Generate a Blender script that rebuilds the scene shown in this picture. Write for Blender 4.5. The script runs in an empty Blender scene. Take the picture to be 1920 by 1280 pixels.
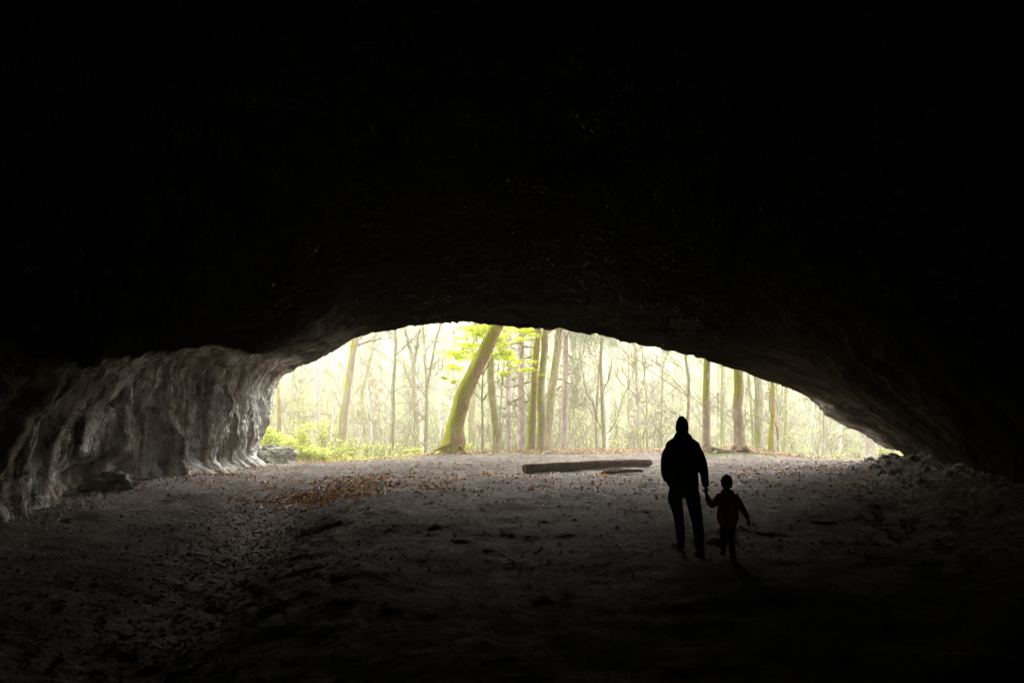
import bpy, math, random
import numpy as np
from mathutils import Vector, Matrix

SC = bpy.context.scene
COL = SC.collection
F = 1493.0; PITCH = math.atan(172/1493.0); CAMZ = 1.6
CP, SP = math.cos(PITCH), math.sin(PITCH)

def at(px, py, Y):
    """point of the place seen at photo pixel (px, py), Y metres ahead"""
    u = (px-960)/F; v = (640-py)/F
    d = (u, CP - v*SP, SP + v*CP)
    k = Y/d[1]
    return (d[0]*k, Y, CAMZ + d[2]*k)

# ---------------------------------------------------------------- noise
def _h(i, j, k, seed):
    n = (i*374761393 + j*668265263 + k*2147483647 + seed*1274126177) & 0xFFFFFFFF
    n = ((n ^ (n >> 13))*1274126177) & 0xFFFFFFFF
    n = ((n ^ (n >> 16))*2246822519) & 0xFFFFFFFF
    return ((n ^ (n >> 15)) & 0xFFFF)/32767.5 - 1.0
def noise(x, y, z=0.0, seed=0):
    x, y, z = np.broadcast_arrays(np.asarray(x, float), np.asarray(y, float), np.asarray(z, float))
    i = np.floor(x).astype(np.int64); j = np.floor(y).astype(np.int64); k = np.floor(z).astype(np.int64)
    fx, fy, fz = x-i, y-j, z-k
    fx = fx*fx*fx*(fx*(fx*6-15)+10); fy = fy*fy*fy*(fy*(fy*6-15)+10); fz = fz*fz*fz*(fz*(fz*6-15)+10)
    r = 0
    for a in (0, 1):
        wa = fx if a else 1-fx
        for b in (0, 1):
            wb = fy if b else 1-fy
            for c in (0, 1):
                wc = fz if c else 1-fz
                r = r + wa*wb*wc*_h(i+a, j+b, k+c, seed)
    return r
def fbm(x, y, z=0.0, octv=4, seed=0, gain=.5):
    s = 0; a = 1.0; f = 1.0
    for o in range(octv):
        s = s + a*noise(np.asarray(x)*f, np.asarray(y)*f, np.asarray(z)*f, seed+o*7)
        a *= gain; f *= 2.03
    return s
def ridged(x, y, z=0.0, octv=4, seed=0):
    s = 0; a = 1.0; f = 1.0
    for o in range(octv):
        s = s + a*(1-2*np.abs(noise(np.asarray(x)*f, np.asarray(y)*f, np.asarray(z)*f, seed+o*5)))
        a *= .5; f *= 2.1
    return s
def sst(a, b, x):
    t = np.clip((np.asarray(x, float)-a)/(b-a), 0, 1)
    return t*t*(3-2*t)
def catmull(ts, vals, t):
    ts = np.asarray(ts, float); vals = np.asarray(vals, float); t = np.asarray(t, float)
    m = np.gradient(vals, ts, axis=0)
    i = np.clip(np.searchsorted(ts, t, side='right')-1, 0, len(ts)-2)
    h = ts[i+1]-ts[i]; u = (t-ts[i])/h
    sh = (-1,)+(1,)*(vals.ndim-1)
    u = u.reshape(sh); h = h.reshape(sh)
    return ((2*u**3-3*u**2+1)*vals[i] + (u**3-2*u**2+u)*h*m[i] + (-2*u**3+3*u**2)*vals[i+1] + (u**3-u**2)*h*m[i+1])

# ---------------------------------------------------------------- object helpers
def tag(o, label=None, cat=None, group=None, kind=None):
    if label: o['label'] = label
    if cat: o['category'] = cat
    if group: o['group'] = group
    if kind: o['kind'] = kind
    return o
def empty(name, loc=(0, 0, 0), rz=0):
    o = bpy.data.objects.new(name, None); COL.objects.link(o)
    o.location = loc; o.rotation_euler = (0, 0, rz); return o
def mkmesh(name, V, Fc, mat, smooth=True):
    me = bpy.data.meshes.new(name)
    V = np.asarray(V, np.float32)
    if isinstance(Fc, np.ndarray):
        n, k = Fc.shape
        me.vertices.add(len(V)); me.vertices.foreach_set('co', V.ravel())
        me.loops.add(n*k); me.loops.foreach_set('vertex_index', Fc.ravel().astype(np.int32))
        me.polygons.add(n); me.polygons.foreach_set('loop_start', np.arange(0, n*k, k, dtype=np.int32))
        me.polygons.foreach_set('loop_total', np.full(n, k, np.int32))
        me.update(calc_edges=True)
    else:
        me.from_pydata([tuple(map(float, v)) for v in V], [], Fc)
    me.validate()
    if smooth: me.polygons.foreach_set('use_smooth', np.ones(len(me.polygons), bool))
    if mat: me.materials.append(mat)
    return me
def mkobj(name, me, parent=None, loc=None, rz=None):
    o = bpy.data.objects.new(name, me); COL.objects.link(o)
    if parent: o.parent = parent
    if loc is not None: o.location = loc
    if rz is not None: o.rotation_euler = (0, 0, rz)
    return o
def grid_faces(nr, nc):
    i = np.arange(nr-1)[:, None]*nc + np.arange(nc-1)[None, :]
    return np.stack([i, i+1, i+nc+1, i+nc], -1).reshape(-1, 4)

class MB:
    def __init__(s): s.v = []; s.f = []; s.n = 0
    def add(s, V, Fc):
        s.v.append(np.asarray(V, float)); s.f += [tuple(int(a)+s.n for a in f) for f in Fc]; s.n += len(V)
    def tube(s, pts, rad, sides=6, cap=True, rough=0, seed=0, squash=None):
        P = np.asarray(pts, float); R = np.broadcast_to(np.asarray(rad, float), (len(P),))
        T = np.gradient(P, axis=0); T /= np.linalg.norm(T, axis=1)[:, None]+1e-9
        ref = np.array((0., 1, 0)) if abs(T[:, 1]).mean() < .8 else np.array((1., 0, 0))
        A = np.cross(T, ref); A /= np.linalg.norm(A, axis=1)[:, None]+1e-9
        B = np.cross(A, T)
        th = np.arange(sides)/sides*2*math.pi
        ring = P[:, None] + R[:, None, None]*(np.cos(th)[None, :, None]*A[:, None]*(squash[0] if squash else 1)
                                              + np.sin(th)[None, :, None]*B[:, None]*(squash[1] if squash else 1))
        if rough:
            L = np.concatenate([[0], np.cumsum(np.linalg.norm(np.diff(P, axis=0), axis=1))])
            nn = fbm(np.cos(th)[None]*1.6+np.zeros((len(P), 1)), np.sin(th)[None]*1.6+np.zeros((len(P), 1)), (L*1.1)[:, None], 3, seed)
            ring = P[:, None] + (ring-P[:, None])*(1+rough*nn[:, :, None])
        V = ring.reshape(-1, 3); n = len(P); Fc = []
        for i in range(n-1):
            for k in range(sides):
                a = i*sides+k; b = i*sides+(k+1) % sides
                Fc.append((a, b, b+sides, a+sides))
        if cap:
            Fc.append(tuple(range(sides))[::-1]); Fc.append(tuple(range((n-1)*sides, n*sides)))
        s.add(V, Fc)
    def mesh(s, name, mat, smooth=True):
        return mkmesh(name, np.concatenate(s.v) if s.v else np.zeros((0, 3)), s.f, mat, smooth)

# ---------------------------------------------------------------- materials
def mat_new(name):
    m = bpy.data.materials.new(name); m.use_nodes = True
    nt = m.node_tree; b = nt.nodes['Principled BSDF']
    b.inputs['Roughness'].default_value = .9
    b.inputs['Specular IOR Level'].default_value = .06
    return m, nt, b
class NG:
    def __init__(s, nt): s.nt = nt; s.N = nt.nodes; s.L = nt.links; s._co = None
    def co(s):
        if s._co is None:
            s._co = s.N.new('ShaderNodeTexCoord').outputs['Object']
        return s._co
    def geo_pos(s): return s.N.new('ShaderNodeNewGeometry').outputs['Position']
    def map(s, vec, scale=(1, 1, 1), rot=(0, 0, 0)):
        n = s.N.new('ShaderNodeMapping'); n.inputs['Scale'].default_value = scale; n.inputs['Rotation'].default_value = rot
        s.L.new(vec, n.inputs['Vector']); return n.outputs[0]
    def noise(s, vec, scale, detail=6, rough=.6, dist=0):
        n = s.N.new('ShaderNodeTexNoise'); n.inputs['Scale'].default_value = scale
        n.inputs['Detail'].default_value = detail; n.inputs['Roughness'].default_value = rough
        n.inputs['Distortion'].default_value = dist
        s.L.new(vec, n.inputs['Vector']); return n.outputs['Fac']
    def vor(s, vec, scale, feature='F1'):
        n = s.N.new('ShaderNodeTexVoronoi'); n.feature = feature; n.inputs['Scale'].default_value = scale
        s.L.new(vec, n.inputs['Vector']); return n.outputs['Distance']
    def ramp(s, fac, stops):
        n = s.N.new('ShaderNodeValToRGB'); e = n.color_ramp.elements
        while len(e) < len(stops): e.new(.5)
        for el, (p, c) in zip(e, stops):
            el.position = p; el.color = (c[0], c[1], c[2], 1) if not isinstance(c, (int, float)) else (c, c, c, 1)
        s.L.new(fac, n.inputs[0]); return n.outputs[0]
    def mix(s, fac, a, b, mode='MIX'):
        n = s.N.new('ShaderNodeMix'); n.data_type = 'RGBA'; n.blend_type = mode
        for sock, v in ((n.inputs[0], fac), (n.inputs[6], a), (n.inputs[7], b)):
            if isinstance(v, (int, float)): sock.default_value = v
            elif isinstance(v, tuple): sock.default_value = (*v, 1)
            else: s.L.new(v, sock)
        return n.outputs[2]
    def math(s, op, a, b=0.0, clamp=False):
        n = s.N.new('ShaderNodeMath'); n.operation = op; n.use_clamp = clamp
        for sock, v in ((n.inputs[0], a), (n.inputs[1], b)):
            if isinstance(v, (int, float)): sock.default_value = v
            else: s.L.new(v, sock)
        return n.outputs[0]
    def bump(s, h, bsdf, strength=.5, dist=.05):
        n = s.N.new('ShaderNodeBump'); n.inputs['Strength'].default_value = strength; n.inputs['Distance'].default_value = dist
        s.L.new(h, n.inputs['Height']); s.L.new(n.outputs[0], bsdf.inputs['Normal'])
    def rnd(s, which='Random Per Island'):
        return s.N.new('ShaderNodeNewGeometry').outputs['Random Per Island']
    def objrnd(s): return s.N.new('ShaderNodeObjectInfo').outputs['Random']
    def attr(s, name):
        n = s.N.new('ShaderNodeAttribute'); n.attribute_name = name; return n.outputs['Fac']

def mat_bark(name, c1, c2, moss=0.0, side=(-1, 0, .1), scale=6, mossc=((.18, .19, .015), (.46, .47, .05)), zlo=None):
    m, nt, b = mat_new(name); g = NG(nt)
    v = g.map(g.co(), (1, 1, .22))
    n1 = g.noise(v, scale*2.2, 8, .65); n2 = g.noise(g.co(), 1.3, 3)
    col = g.mix(g.ramp(n1, [(.36, 0.0), (.62, 1.0)]), c1, c2)
    col = g.mix(g.math('MULTIPLY', n2, .5), col, tuple(x*.6 for x in c1))
    if moss:
        nrm = nt.nodes.new('ShaderNodeNewGeometry').outputs['Normal']
        dp = nt.nodes.new('ShaderNodeVectorMath'); dp.operation = 'DOT_PRODUCT'
        nt.links.new(nrm, dp.inputs[0]); dp.inputs[1].default_value = side
        mz = g.noise(g.co(), 1.6, 7, .7)
        f = g.math('ADD', g.math('MULTIPLY', dp.outputs['Value'], .5), g.math('MULTIPLY', g.math('SUBTRACT', mz, .5), 2.8))
        f = g.math('ADD', f, g.math('MULTIPLY', g.math('SUBTRACT', g.noise(g.co(), 14, 6, .8), .5), 1.5))
        f = g.math('ADD', f, moss)
        if zlo is not None:
            sx = nt.nodes.new('ShaderNodeSeparateXYZ'); nt.links.new(g.co(), sx.inputs[0])
            f = g.math('ADD', f, g.math('MULTIPLY', g.math('MINIMUM', g.math('MAXIMUM', g.math('SUBTRACT', sx.outputs[2], zlo-.6), 0.0), 1.4), .7))
        f = g.ramp(f, [(.42, 0.0), (.56, 1.0)])
        mc = g.mix(g.ramp(g.noise(g.co(), 11, 7, .8), [(.35, 0.0), (.65, 1.0)]), mossc[0], mossc[1])
        col = g.mix(f, col, mc)
    nt.links.new(col, b.inputs['Base Color'])
    g.bump(g.math('ADD', n1, g.math('MULTIPLY', g.noise(g.co(), 12, 6, .8), .8)), b, .9, .08)
    return m
def mat_leaf(name, stops, trans=.45, rnd='island'):
    m, nt, b = mat_new(name); g = NG(nt)
    r = g.rnd()
    col = g.ramp(r, stops)
    nt.links.new(col, b.inputs['Base Color']); b.inputs['Roughness'].default_value = .6
    if trans:
        t = nt.nodes.new('ShaderNodeBsdfTranslucent'); nt.links.new(col, t.inputs['Color'])
        mx = nt.nodes.new('ShaderNodeMixShader'); mx.inputs[0].default_value = trans
        nt.links.new(b.outputs[0], mx.inputs[1]); nt.links.new(t.outputs[0], mx.inputs[2])
        nt.links.new(mx.outputs[0], nt.nodes['Material Output'].inputs['Surface'])
    return m
def mat_plain(name, c1, c2, scale=20, bump=.2, rough=.9):
    m, nt, b = mat_new(name); g = NG(nt)
    n = g.noise(g.co(), scale, 5)
    nt.links.new(g.mix(n, c1, c2), b.inputs['Base Color']); b.inputs['Roughness'].default_value = rough
    g.bump(n, b, bump, .01)
    return m

def make_rock():
    m, nt, b = mat_new('cave_limestone'); g = NG(nt); co = g.geo_pos()
    wallf = g.attr('flow_lit'); 
    vv = g.map(co, (1.6, 1.5, .20))
    st = g.noise(vv, 1.7, 9, .64, .05)
    st2 = g.noise(g.map(co, (1.2, 1.3, .14)), 1.5, 6, .6, .1)
    big = g.noise(co, .35, 5, .6)
    fine = g.noise(co, 7, 9, .72)
    wall = g.ramp(st, [(.34, (.10, .08, .065)), (.45, (.27, .225, .19)), (.55, (.45, .415, .385)), (.66, (.80, .79, .79))])
    streak = g.ramp(st2, [(.51, 0.0), (.57, 1.0)])
    wall = g.mix(g.math('MULTIPLY', streak, .8), wall, (.82, .82, .84))
    crk = g.vor(g.map(g.mix(.12, co, g.noise(co, 1.5, 6, .7)), (1, .8, .45)), 1.8, 'DISTANCE_TO_EDGE')
    crf = g.ramp(crk, [(.0, .5), (.02, 0.0)])
    wall = g.mix(crf, wall, (.03, .024, .02))
    warm = g.ramp(big, [(.42, 0.0), (.62, .55)])
    wall = g.mix(warm, wall, (.20, .15, .11))
    # bedded roof rock, near black because its shade is painted into the colour
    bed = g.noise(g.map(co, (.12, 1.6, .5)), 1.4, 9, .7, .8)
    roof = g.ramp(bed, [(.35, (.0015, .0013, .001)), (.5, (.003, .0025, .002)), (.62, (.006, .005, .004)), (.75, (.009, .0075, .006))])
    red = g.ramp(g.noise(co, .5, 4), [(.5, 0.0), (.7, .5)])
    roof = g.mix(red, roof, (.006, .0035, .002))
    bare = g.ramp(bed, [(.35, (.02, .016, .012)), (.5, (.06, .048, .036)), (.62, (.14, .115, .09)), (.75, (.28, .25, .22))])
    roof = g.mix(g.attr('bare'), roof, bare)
    wall = g.mix(g.ramp(fine, [(.33, .5), (.5, 0.0)]), wall, (.05, .04, .034))
    wall = g.mix(g.ramp(g.noise(g.map(co, (1, 1, .5)), 1.7, 7, .7), [(.36, .6), (.46, 0.0)]), wall, (.07, .056, .045))
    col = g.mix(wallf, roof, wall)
    alg = g.ramp(g.noise(co, .8, 5, .65), [(.56, 0.0), (.68, .45)])
    col = g.mix(g.math('MULTIPLY', alg, wallf), col, (.10, .105, .045))
    nt.links.new(col, b.inputs['Base Color'])
    hh = g.math('ADD', g.math('MULTIPLY', g.mix(wallf, bed, st), 1.2), g.math('MULTIPLY', fine, .7))
    hh = g.math('SUBTRACT', hh, g.math('MULTIPLY', crf, .5))
    hh = g.math('ADD', hh, g.math('MULTIPLY', g.noise(co, 2.2, 8, .7), 1.0))
    g.bump(hh, b, 1.0, .16)
    b.inputs['Roughness'].default_value = .95; b.inputs['Specular IOR Level'].default_value = 0
    return m
def make_ground():
    m, nt, b = mat_new('ground_soil'); g = NG(nt); co = g.geo_pos()
    out = g.attr('outside')
    n1 = g.noise(co, .9, 8, .7); n2 = g.noise(co, 14, 8, .7); n3 = g.noise(co, 3.2, 8, .75)
    dirt = g.ramp(n3, [(.34, (.10, .078, .064)), (.5, (.29, .245, .22)), (.66, (.50, .445, .41))])
    dirt = g.mix(g.ramp(n1, [(.42, 0.0), (.58, .7)]), dirt, (.15, .115, .092))
    dirt = g.mix(g.ramp(n2, [(.40, .85), (.48, 0.0)]), dirt, (.035, .028, .024))
    dirt = g.mix(g.ramp(g.noise(co, 8.5, 9, .8), [(.36, .7), (.45, 0.0)]), dirt, (.05, .038, .030))
    dirt = g.mix(g.ramp(g.noise(co, 30, 3), [(.7, 0.0), (.76, .8)]), dirt, (.5, .48, .45))
    litter = g.ramp(g.noise(co, 5, 8, .8), [(.3, (.08, .055, .03)), (.5, (.20, .145, .085)), (.7, (.33, .255, .165))])
    litter = g.mix(g.ramp(g.noise(co, .25, 5, .6), [(.42, 0.0), (.56, .8)]), litter, (.22, .27, .06))
    col = g.mix(out, dirt, litter)
    nt.links.new(col, b.inputs['Base Color'])
    h = g.math('ADD', g.math('MULTIPLY', n2, .35), g.math('MULTIPLY', n3, 1.0))
    h = g.math('ADD', h, g.math('MULTIPLY', g.noise(co, 7, 9, .8), .8))
    g.bump(h, b, 1.0, .16)
    b.inputs['Roughness'].default_value = 1; b.inputs['Specular IOR Level'].default_value = .03
    return m

M = {}
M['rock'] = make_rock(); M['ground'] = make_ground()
M['moss'] = mat_bark('mossy_bark', (.26, .16, .09), (.62, .46, .32), .40, (-1, -.15, .35))
M['lean'] = mat_bark('leaning_mossy_bark', (.20, .11, .055), (.66, .45, .27), .56, (-1, -.15, .35))
M['moss_hi'] = mat_bark('moss_topped_bark', (.32, .25, .18), (.66, .56, .46), -.5, (-1, -.3, .2), zlo=2.4)
M['moss_lo'] = mat_bark('half_mossy_bark', (.36, .30, .22), (.56, .46, .36), .22, (-1, -.3, .2))
M['tan'] = mat_bark('tan_bark', (.38, .33, .23), (.64, .57, .41), .14, (-1, -.4, 0), mossc=((.20, .23, .06), (.33, .35, .12)))
M['spruce'] = mat_bark('spruce_bark', (.46, .38, .385), (.72, .62, .63), 0)
M['grey'] = mat_bark('grey_bark', (.34, .32, .27), (.58, .55, .47), .12, (-1, -.3, 0), mossc=((.18, .2, .06), (.3, .32, .10)))
M['birch'] = mat_bark('pale_birch_bark', (.38, .36, .33), (.62, .60, .57), 0)
M['far'] = mat_bark('weathered_bark', (.33, .29, .22), (.56, .52, .40), .02, (-1, -.3, 0), mossc=((.2, .22, .06), (.32, .33, .11)))
M['twig'] = mat_plain('twig_bark', (.16, .14, .09), (.30, .26, .17), 8)
M['maple'] = mat_leaf('fresh_maple_leaf', [(0, (.50, .62, .04)), (.6, (.72, .78, .08)), (1, (.82, .80, .14))], .55)
M['herb'] = mat_leaf('herb_leaf', [(0, (.16, .24, .03)), (.4, (.45, .50, .09)), (1, (.74, .72, .20))], .5)
M['needle'] = mat_leaf('spruce_needle', [(0, (.05, .10, .04)), (1, (.14, .20, .09))], .2)
M['spring'] = mat_leaf('spring_leaf', [(0, (.42, .48, .09)), (1, (.68, .70, .2))], .5)
M['litter'] = mat_leaf('fallen_leaf', [(0, (.06, .03, .018)), (.3, (.20, .065, .025)), (.6, (.42, .14, .03)), (.82, (.52, .25, .04)), (.93, (.60, .42, .05)), (1, (.55, .45, .33))], .15)
M['litter_dry'] = mat_leaf('dry_beech_leaf', [(0, (.20, .11, .06)), (.5, (.42, .25, .15)), (1, (.62, .45, .32))], .2)
M['stone'] = mat_plain('grey_stone', (.20, .185, .17), (.46, .44, .41), 9, .6)
M['darkstone'] = mat_plain('dark_rubble', (.03, .027, .024), (.13, .12, .105), 9, .6)
M['log'] = mat_bark('log_wood', (.17, .085, .05), (.52, .31, .20), 0, scale=4)
M['cut'] = mat_plain('cut_wood', (.35, .25, .16), (.48, .36, .24), 30)
M['root'] = mat_bark('root_bark', (.26, .17, .10), (.60, .46, .32), 0)
M['jacket'] = mat_plain('dark_jacket', (.012, .013, .016), (.022, .023, .028), 60, .2)
M['trousers'] = mat_plain('dark_trousers', (.014, .016, .02), (.026, .028, .034), 60, .2)
M['knit'] = mat_plain('black_knit', (.010, .010, .011), (.02, .02, .022), 90, .4)
M['skin'] = mat_plain('skin', (.38, .22, .16), (.45, .27, .20), 20, .05, .6)
M['hair'] = mat_plain('brown_hair', (.03, .02, .012), (.05, .035, .02), 80)
M['shoe'] = mat_plain('dark_shoe', (.03, .03, .03), (.06, .06, .06), 30)
M['sole'] = mat_plain('pale_sole', (.55, .55, .53), (.7, .7, .68), 30)
M['red'] = mat_plain('dark_red_coat', (.45, .020, .032), (.60, .03, .042), 60, .2)
M['greyknit'] = mat_plain('grey_knit', (.06, .06, .055), (.10, .10, .09), 90, .4)

# ---------------------------------------------------------------- ground height
def trough_x(y): return np.interp(y, [3, 5.5, 10, 17, 22], [-3.2, -2.9, -3.4, -4.7, -5.5])
def ground(x, y, detail=True):
    x = np.asarray(x, float); y = np.asarray(y, float)
    z = .36*sst(12, 37, y)
    z = z + .22*sst(34, 44, y)*sst(-7, 0, x)*(1-sst(9, 17, x))
    z = z - .22*sst(30, 40, y)*(1-sst(-9, -4, x))
    tr = np.exp(-((x-trough_x(y))/1.0)**2)*sst(2, 6, y)*(1-sst(16, 21, y))
    z = z - .36*tr
    xr = np.interp(y, [0, 10, 18, 26, 36], [8, 8.6, 11.3, 14.5, 17.9])
    z = z + .55*sst(-3.2, -.2, x-xr)*(1-.75*sst(26, 35, y))*(1-sst(35, 40, y))*(y > -5)*sst(4, 16, y)
    z = z + .26*np.exp(-(((x-12.2)/3.2)**2+((y-42.8)/1.9)**2))
    lip = np.interp(x, [-16, -8, -3, 0, 9, 12, 15, 22], [47, 44, 44, 47, 47.5, 44, 40, 39.5])
    d = np.maximum(0, y-lip)
    drop = 7.0*sst(0, 30, d) + .05*np.minimum(d, 6)
    hill = np.maximum(0, y-(86+3*np.sin(x*.03)))
    rise = .50*hill - 9*np.exp(-hill/14)+9 - 9*(hill > 0)*0
    rise = .50*hill*sst(0, 25, hill)
    rise = .42*hill*sst(0, 25, hill); rise = np.where(hill > 88, 36.96 + 5*(1-np.exp(-(hill-88)/12)), rise)
    bank = 1.7*sst(-6.5, -14, x)*0
    bank = 1.5*(1-sst(-15, -8, x))*sst(42, 50, y)*(1-sst(52, 70, y))
    z = z - drop + rise + bank
    if detail:
        inn = (1-sst(38, 46, y))*(1-.9*np.exp(-(((x-2.55)/1.0)**2+((y-10.7)/1.1)**2)))
        z = z + inn*((.060*fbm(x*.5, y*.5, 0, 2, 3) + .030*fbm(x*1.25, y*1.35, 0, 3, 11)*(1-sst(14, 26, y)*.6))
                     + .014*fbm(x*3.6, y*3.4, 0, 4, 21, .55))
        z = z + sst(38, 46, y)*(.10*fbm(x*.5, y*.5, 0, 4, 31) + .7*fbm(x*.06, y*.06, 0, 3, 41)*sst(52, 80, y))
    return z
def gz(x, y): return float(ground(np.array([x]), np.array([y]))[0])

def build_ground():
    ys = np.concatenate([np.linspace(-26, 1, 60, endpoint=False),
                         1+ (np.linspace(0, 1, 640, endpoint=False)**1.35)*49,
                         50 + (np.linspace(0, 1, 230)**1.5)*450])
    t = np.linspace(-1, 1, 620); u = .33*t+.67*t**3
    W = np.interp(ys, [-26, 5, 36, 44, 60, 100, 500], [14, 14, 32, 45, 110, 170, 420])
    Y, U = np.meshgrid(ys, u, indexing='ij'); X = U*W[:, None]
    Z = ground(X, Y)
    me = mkmesh('ground', np.stack([X, Y, Z], -1).reshape(-1, 3), grid_faces(len(ys), len(u)), M['ground'])
    edge = np.interp(X, [-18, -8, -2, 3, 9, 14, 20], [40.5, 40.5, 42.0, 41.0, 41.5, 40.5, 38.5])
    out = sst(-1.2, 1.2, Y-edge+1.6*fbm(X*.7, Y*.7, 0, 4, 51))
    a = me.attributes.new('outside', 'FLOAT', 'POINT'); a.data.foreach_set('value', out.ravel().astype(np.float32))
    o = mkobj('ground', me); tag(o, kind='structure', label='trodden cave floor of grey earth running out to the leaf-strewn woodland slope')
build_ground()

# ---------------------------------------------------------------- cave
MOUTH = [(478, 890), (470, 850), (485, 820), (497, 797), (503, 775), (507, 760), (506, 750), (509, 735), (515, 717), (525, 704), (540, 697), (560, 686), (580, 682),
         (597, 672), (620, 660), (635, 649), (650, 639), (662, 635), (680, 629), (705, 622), (730, 619), (762, 612), (805, 607), (830, 606), (855, 604), (872, 602),
         (905, 605), (925, 608), (955, 611), (980, 614), (1030, 616), (1065, 619), (1105, 624), (1130, 629), (1150, 636), (1162, 639), (1205, 646), (1255, 657), (1277, 661),
         (1315, 672), (1347, 682), (1390, 695), (1427, 710), (1465, 722), (1500, 735), (1522, 751), (1533, 762), (1547, 775), (1565, 789), (1582, 797), (1607, 807),
         (1630, 822), (1645, 833), (1660, 840), (1687, 845), (1700, 857), (1715, 880)]
MC = [(478, 890), (497, 797), (507, 750), (525, 704), (590, 676), (660, 635), (800, 607), (900, 604), (1050, 618), (1200, 645), (1350, 683), (1500, 735), (1600, 804), (1660, 840), (1715, 880)]
SEC = {
 32: [(-10.9, -.8), (-10.9, 1.5), (-10.8, 3), (-10.3, 4.4), (-8.4, 4.85), (-6.7, 5.7), (-4.3, 7.2), (-1.3, 7.8), (2, 7.6), (5.5, 6.6), (8.9, 5.0), (12.3, 3.6), (14.7, 2.1), (16, .95), (17.4, -.6)],
 28: [(-10.4, -.8), (-10.4, 1.5), (-10.4, 3), (-10.0, 4.3), (-8.6, 4.75), (-6.9, 6.0), (-4.4, 7.7), (-1.4, 8.3), (1.8, 8.1), (4.9, 6.9), (7.8, 5.3), (10.6, 3.8), (13.0, 2.2), (14.8, .7), (15.8, -.6)],
 25: [(-11.1, -.8), (-11.3, 1.5), (-11.3, 3), (-10.6, 4.1), (-9.0, 4.7), (-7, 6.3), (-4.5, 7.9), (-1.5, 8.6), (1.5, 8.3), (4.3, 7.1), (7, 5.5), (9.5, 3.9), (11.7, 2.2), (13.5, .6), (14.5, -.6)],
 20: [(-10.7, -.8), (-11.0, 1), (-10.9, 2.3), (-10.2, 3.2), (-9, 4.2), (-7.2, 6.3), (-4.8, 8.3), (-1.5, 9.1), (1.3, 8.9), (4, 7.7), (6.3, 6.1), (8.4, 4.4), (10.2, 2.8), (11.6, 1.1), (12.8, -.6)],
 14: [(-8.9, -.8), (-9.1, .8), (-9.0, 1.8), (-8.5, 2.6), (-7.8, 3.8), (-6.4, 6.1), (-4.3, 8.3), (-1.3, 9.3), (1.3, 9.1), (3.6, 7.9), (5.5, 6.2), (7.2, 4.5), (8.5, 2.9), (9.6, 1.1), (10.5, -.6)],
 8: [(-8.3, -.8), (-8.5, .8), (-8.4, 1.8), (-8.0, 2.6), (-7.4, 3.8), (-6.2, 6.1), (-4.2, 8.3), (-1.3, 9.3), (1.3, 9.1), (3.4, 7.9), (5.2, 6.2), (6.5, 4.5), (7.5, 2.9), (8.2, 1.1), (8.8, -.6)],
 -4: [(-7.9, -.8), (-8.1, .8), (-8.0, 1.8), (-7.7, 2.8), (-7.1, 4.0), (-6.0, 6.0), (-4.2, 7.8), (-1.3, 8.6), (1.3, 8.4), (3.4, 7.4), (5.0, 6.0), (6.2, 4.4), (7.1, 2.9), (7.8, 1.1), (8.2, -.6)],
 -16: [(-6.5, -.8), (-6.6, .8), (-6.5, 1.6), (-6.2, 2.4), (-5.7, 3.2), (-4.8, 4.6), (-3.5, 5.8), (-1.2, 6.3), (1.2, 6.2), (3.0, 5.5), (4.3, 4.5), (5.3, 3.4), (5.9, 2.3), (6.4, 1.0), (6.7, -.6)],
 -23: [(-2, -.8), (-2, 0), (-2, .4), (-1.9, .7), (-1.8, 1.0), (-1.4, 1.4), (-1, 1.7), (-.4, 1.9), (.4, 1.9), (1, 1.6), (1.4, 1.3), (1.7, 1.0), (1.8, .6), (1.9, 0), (2, -.6)],
}
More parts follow.
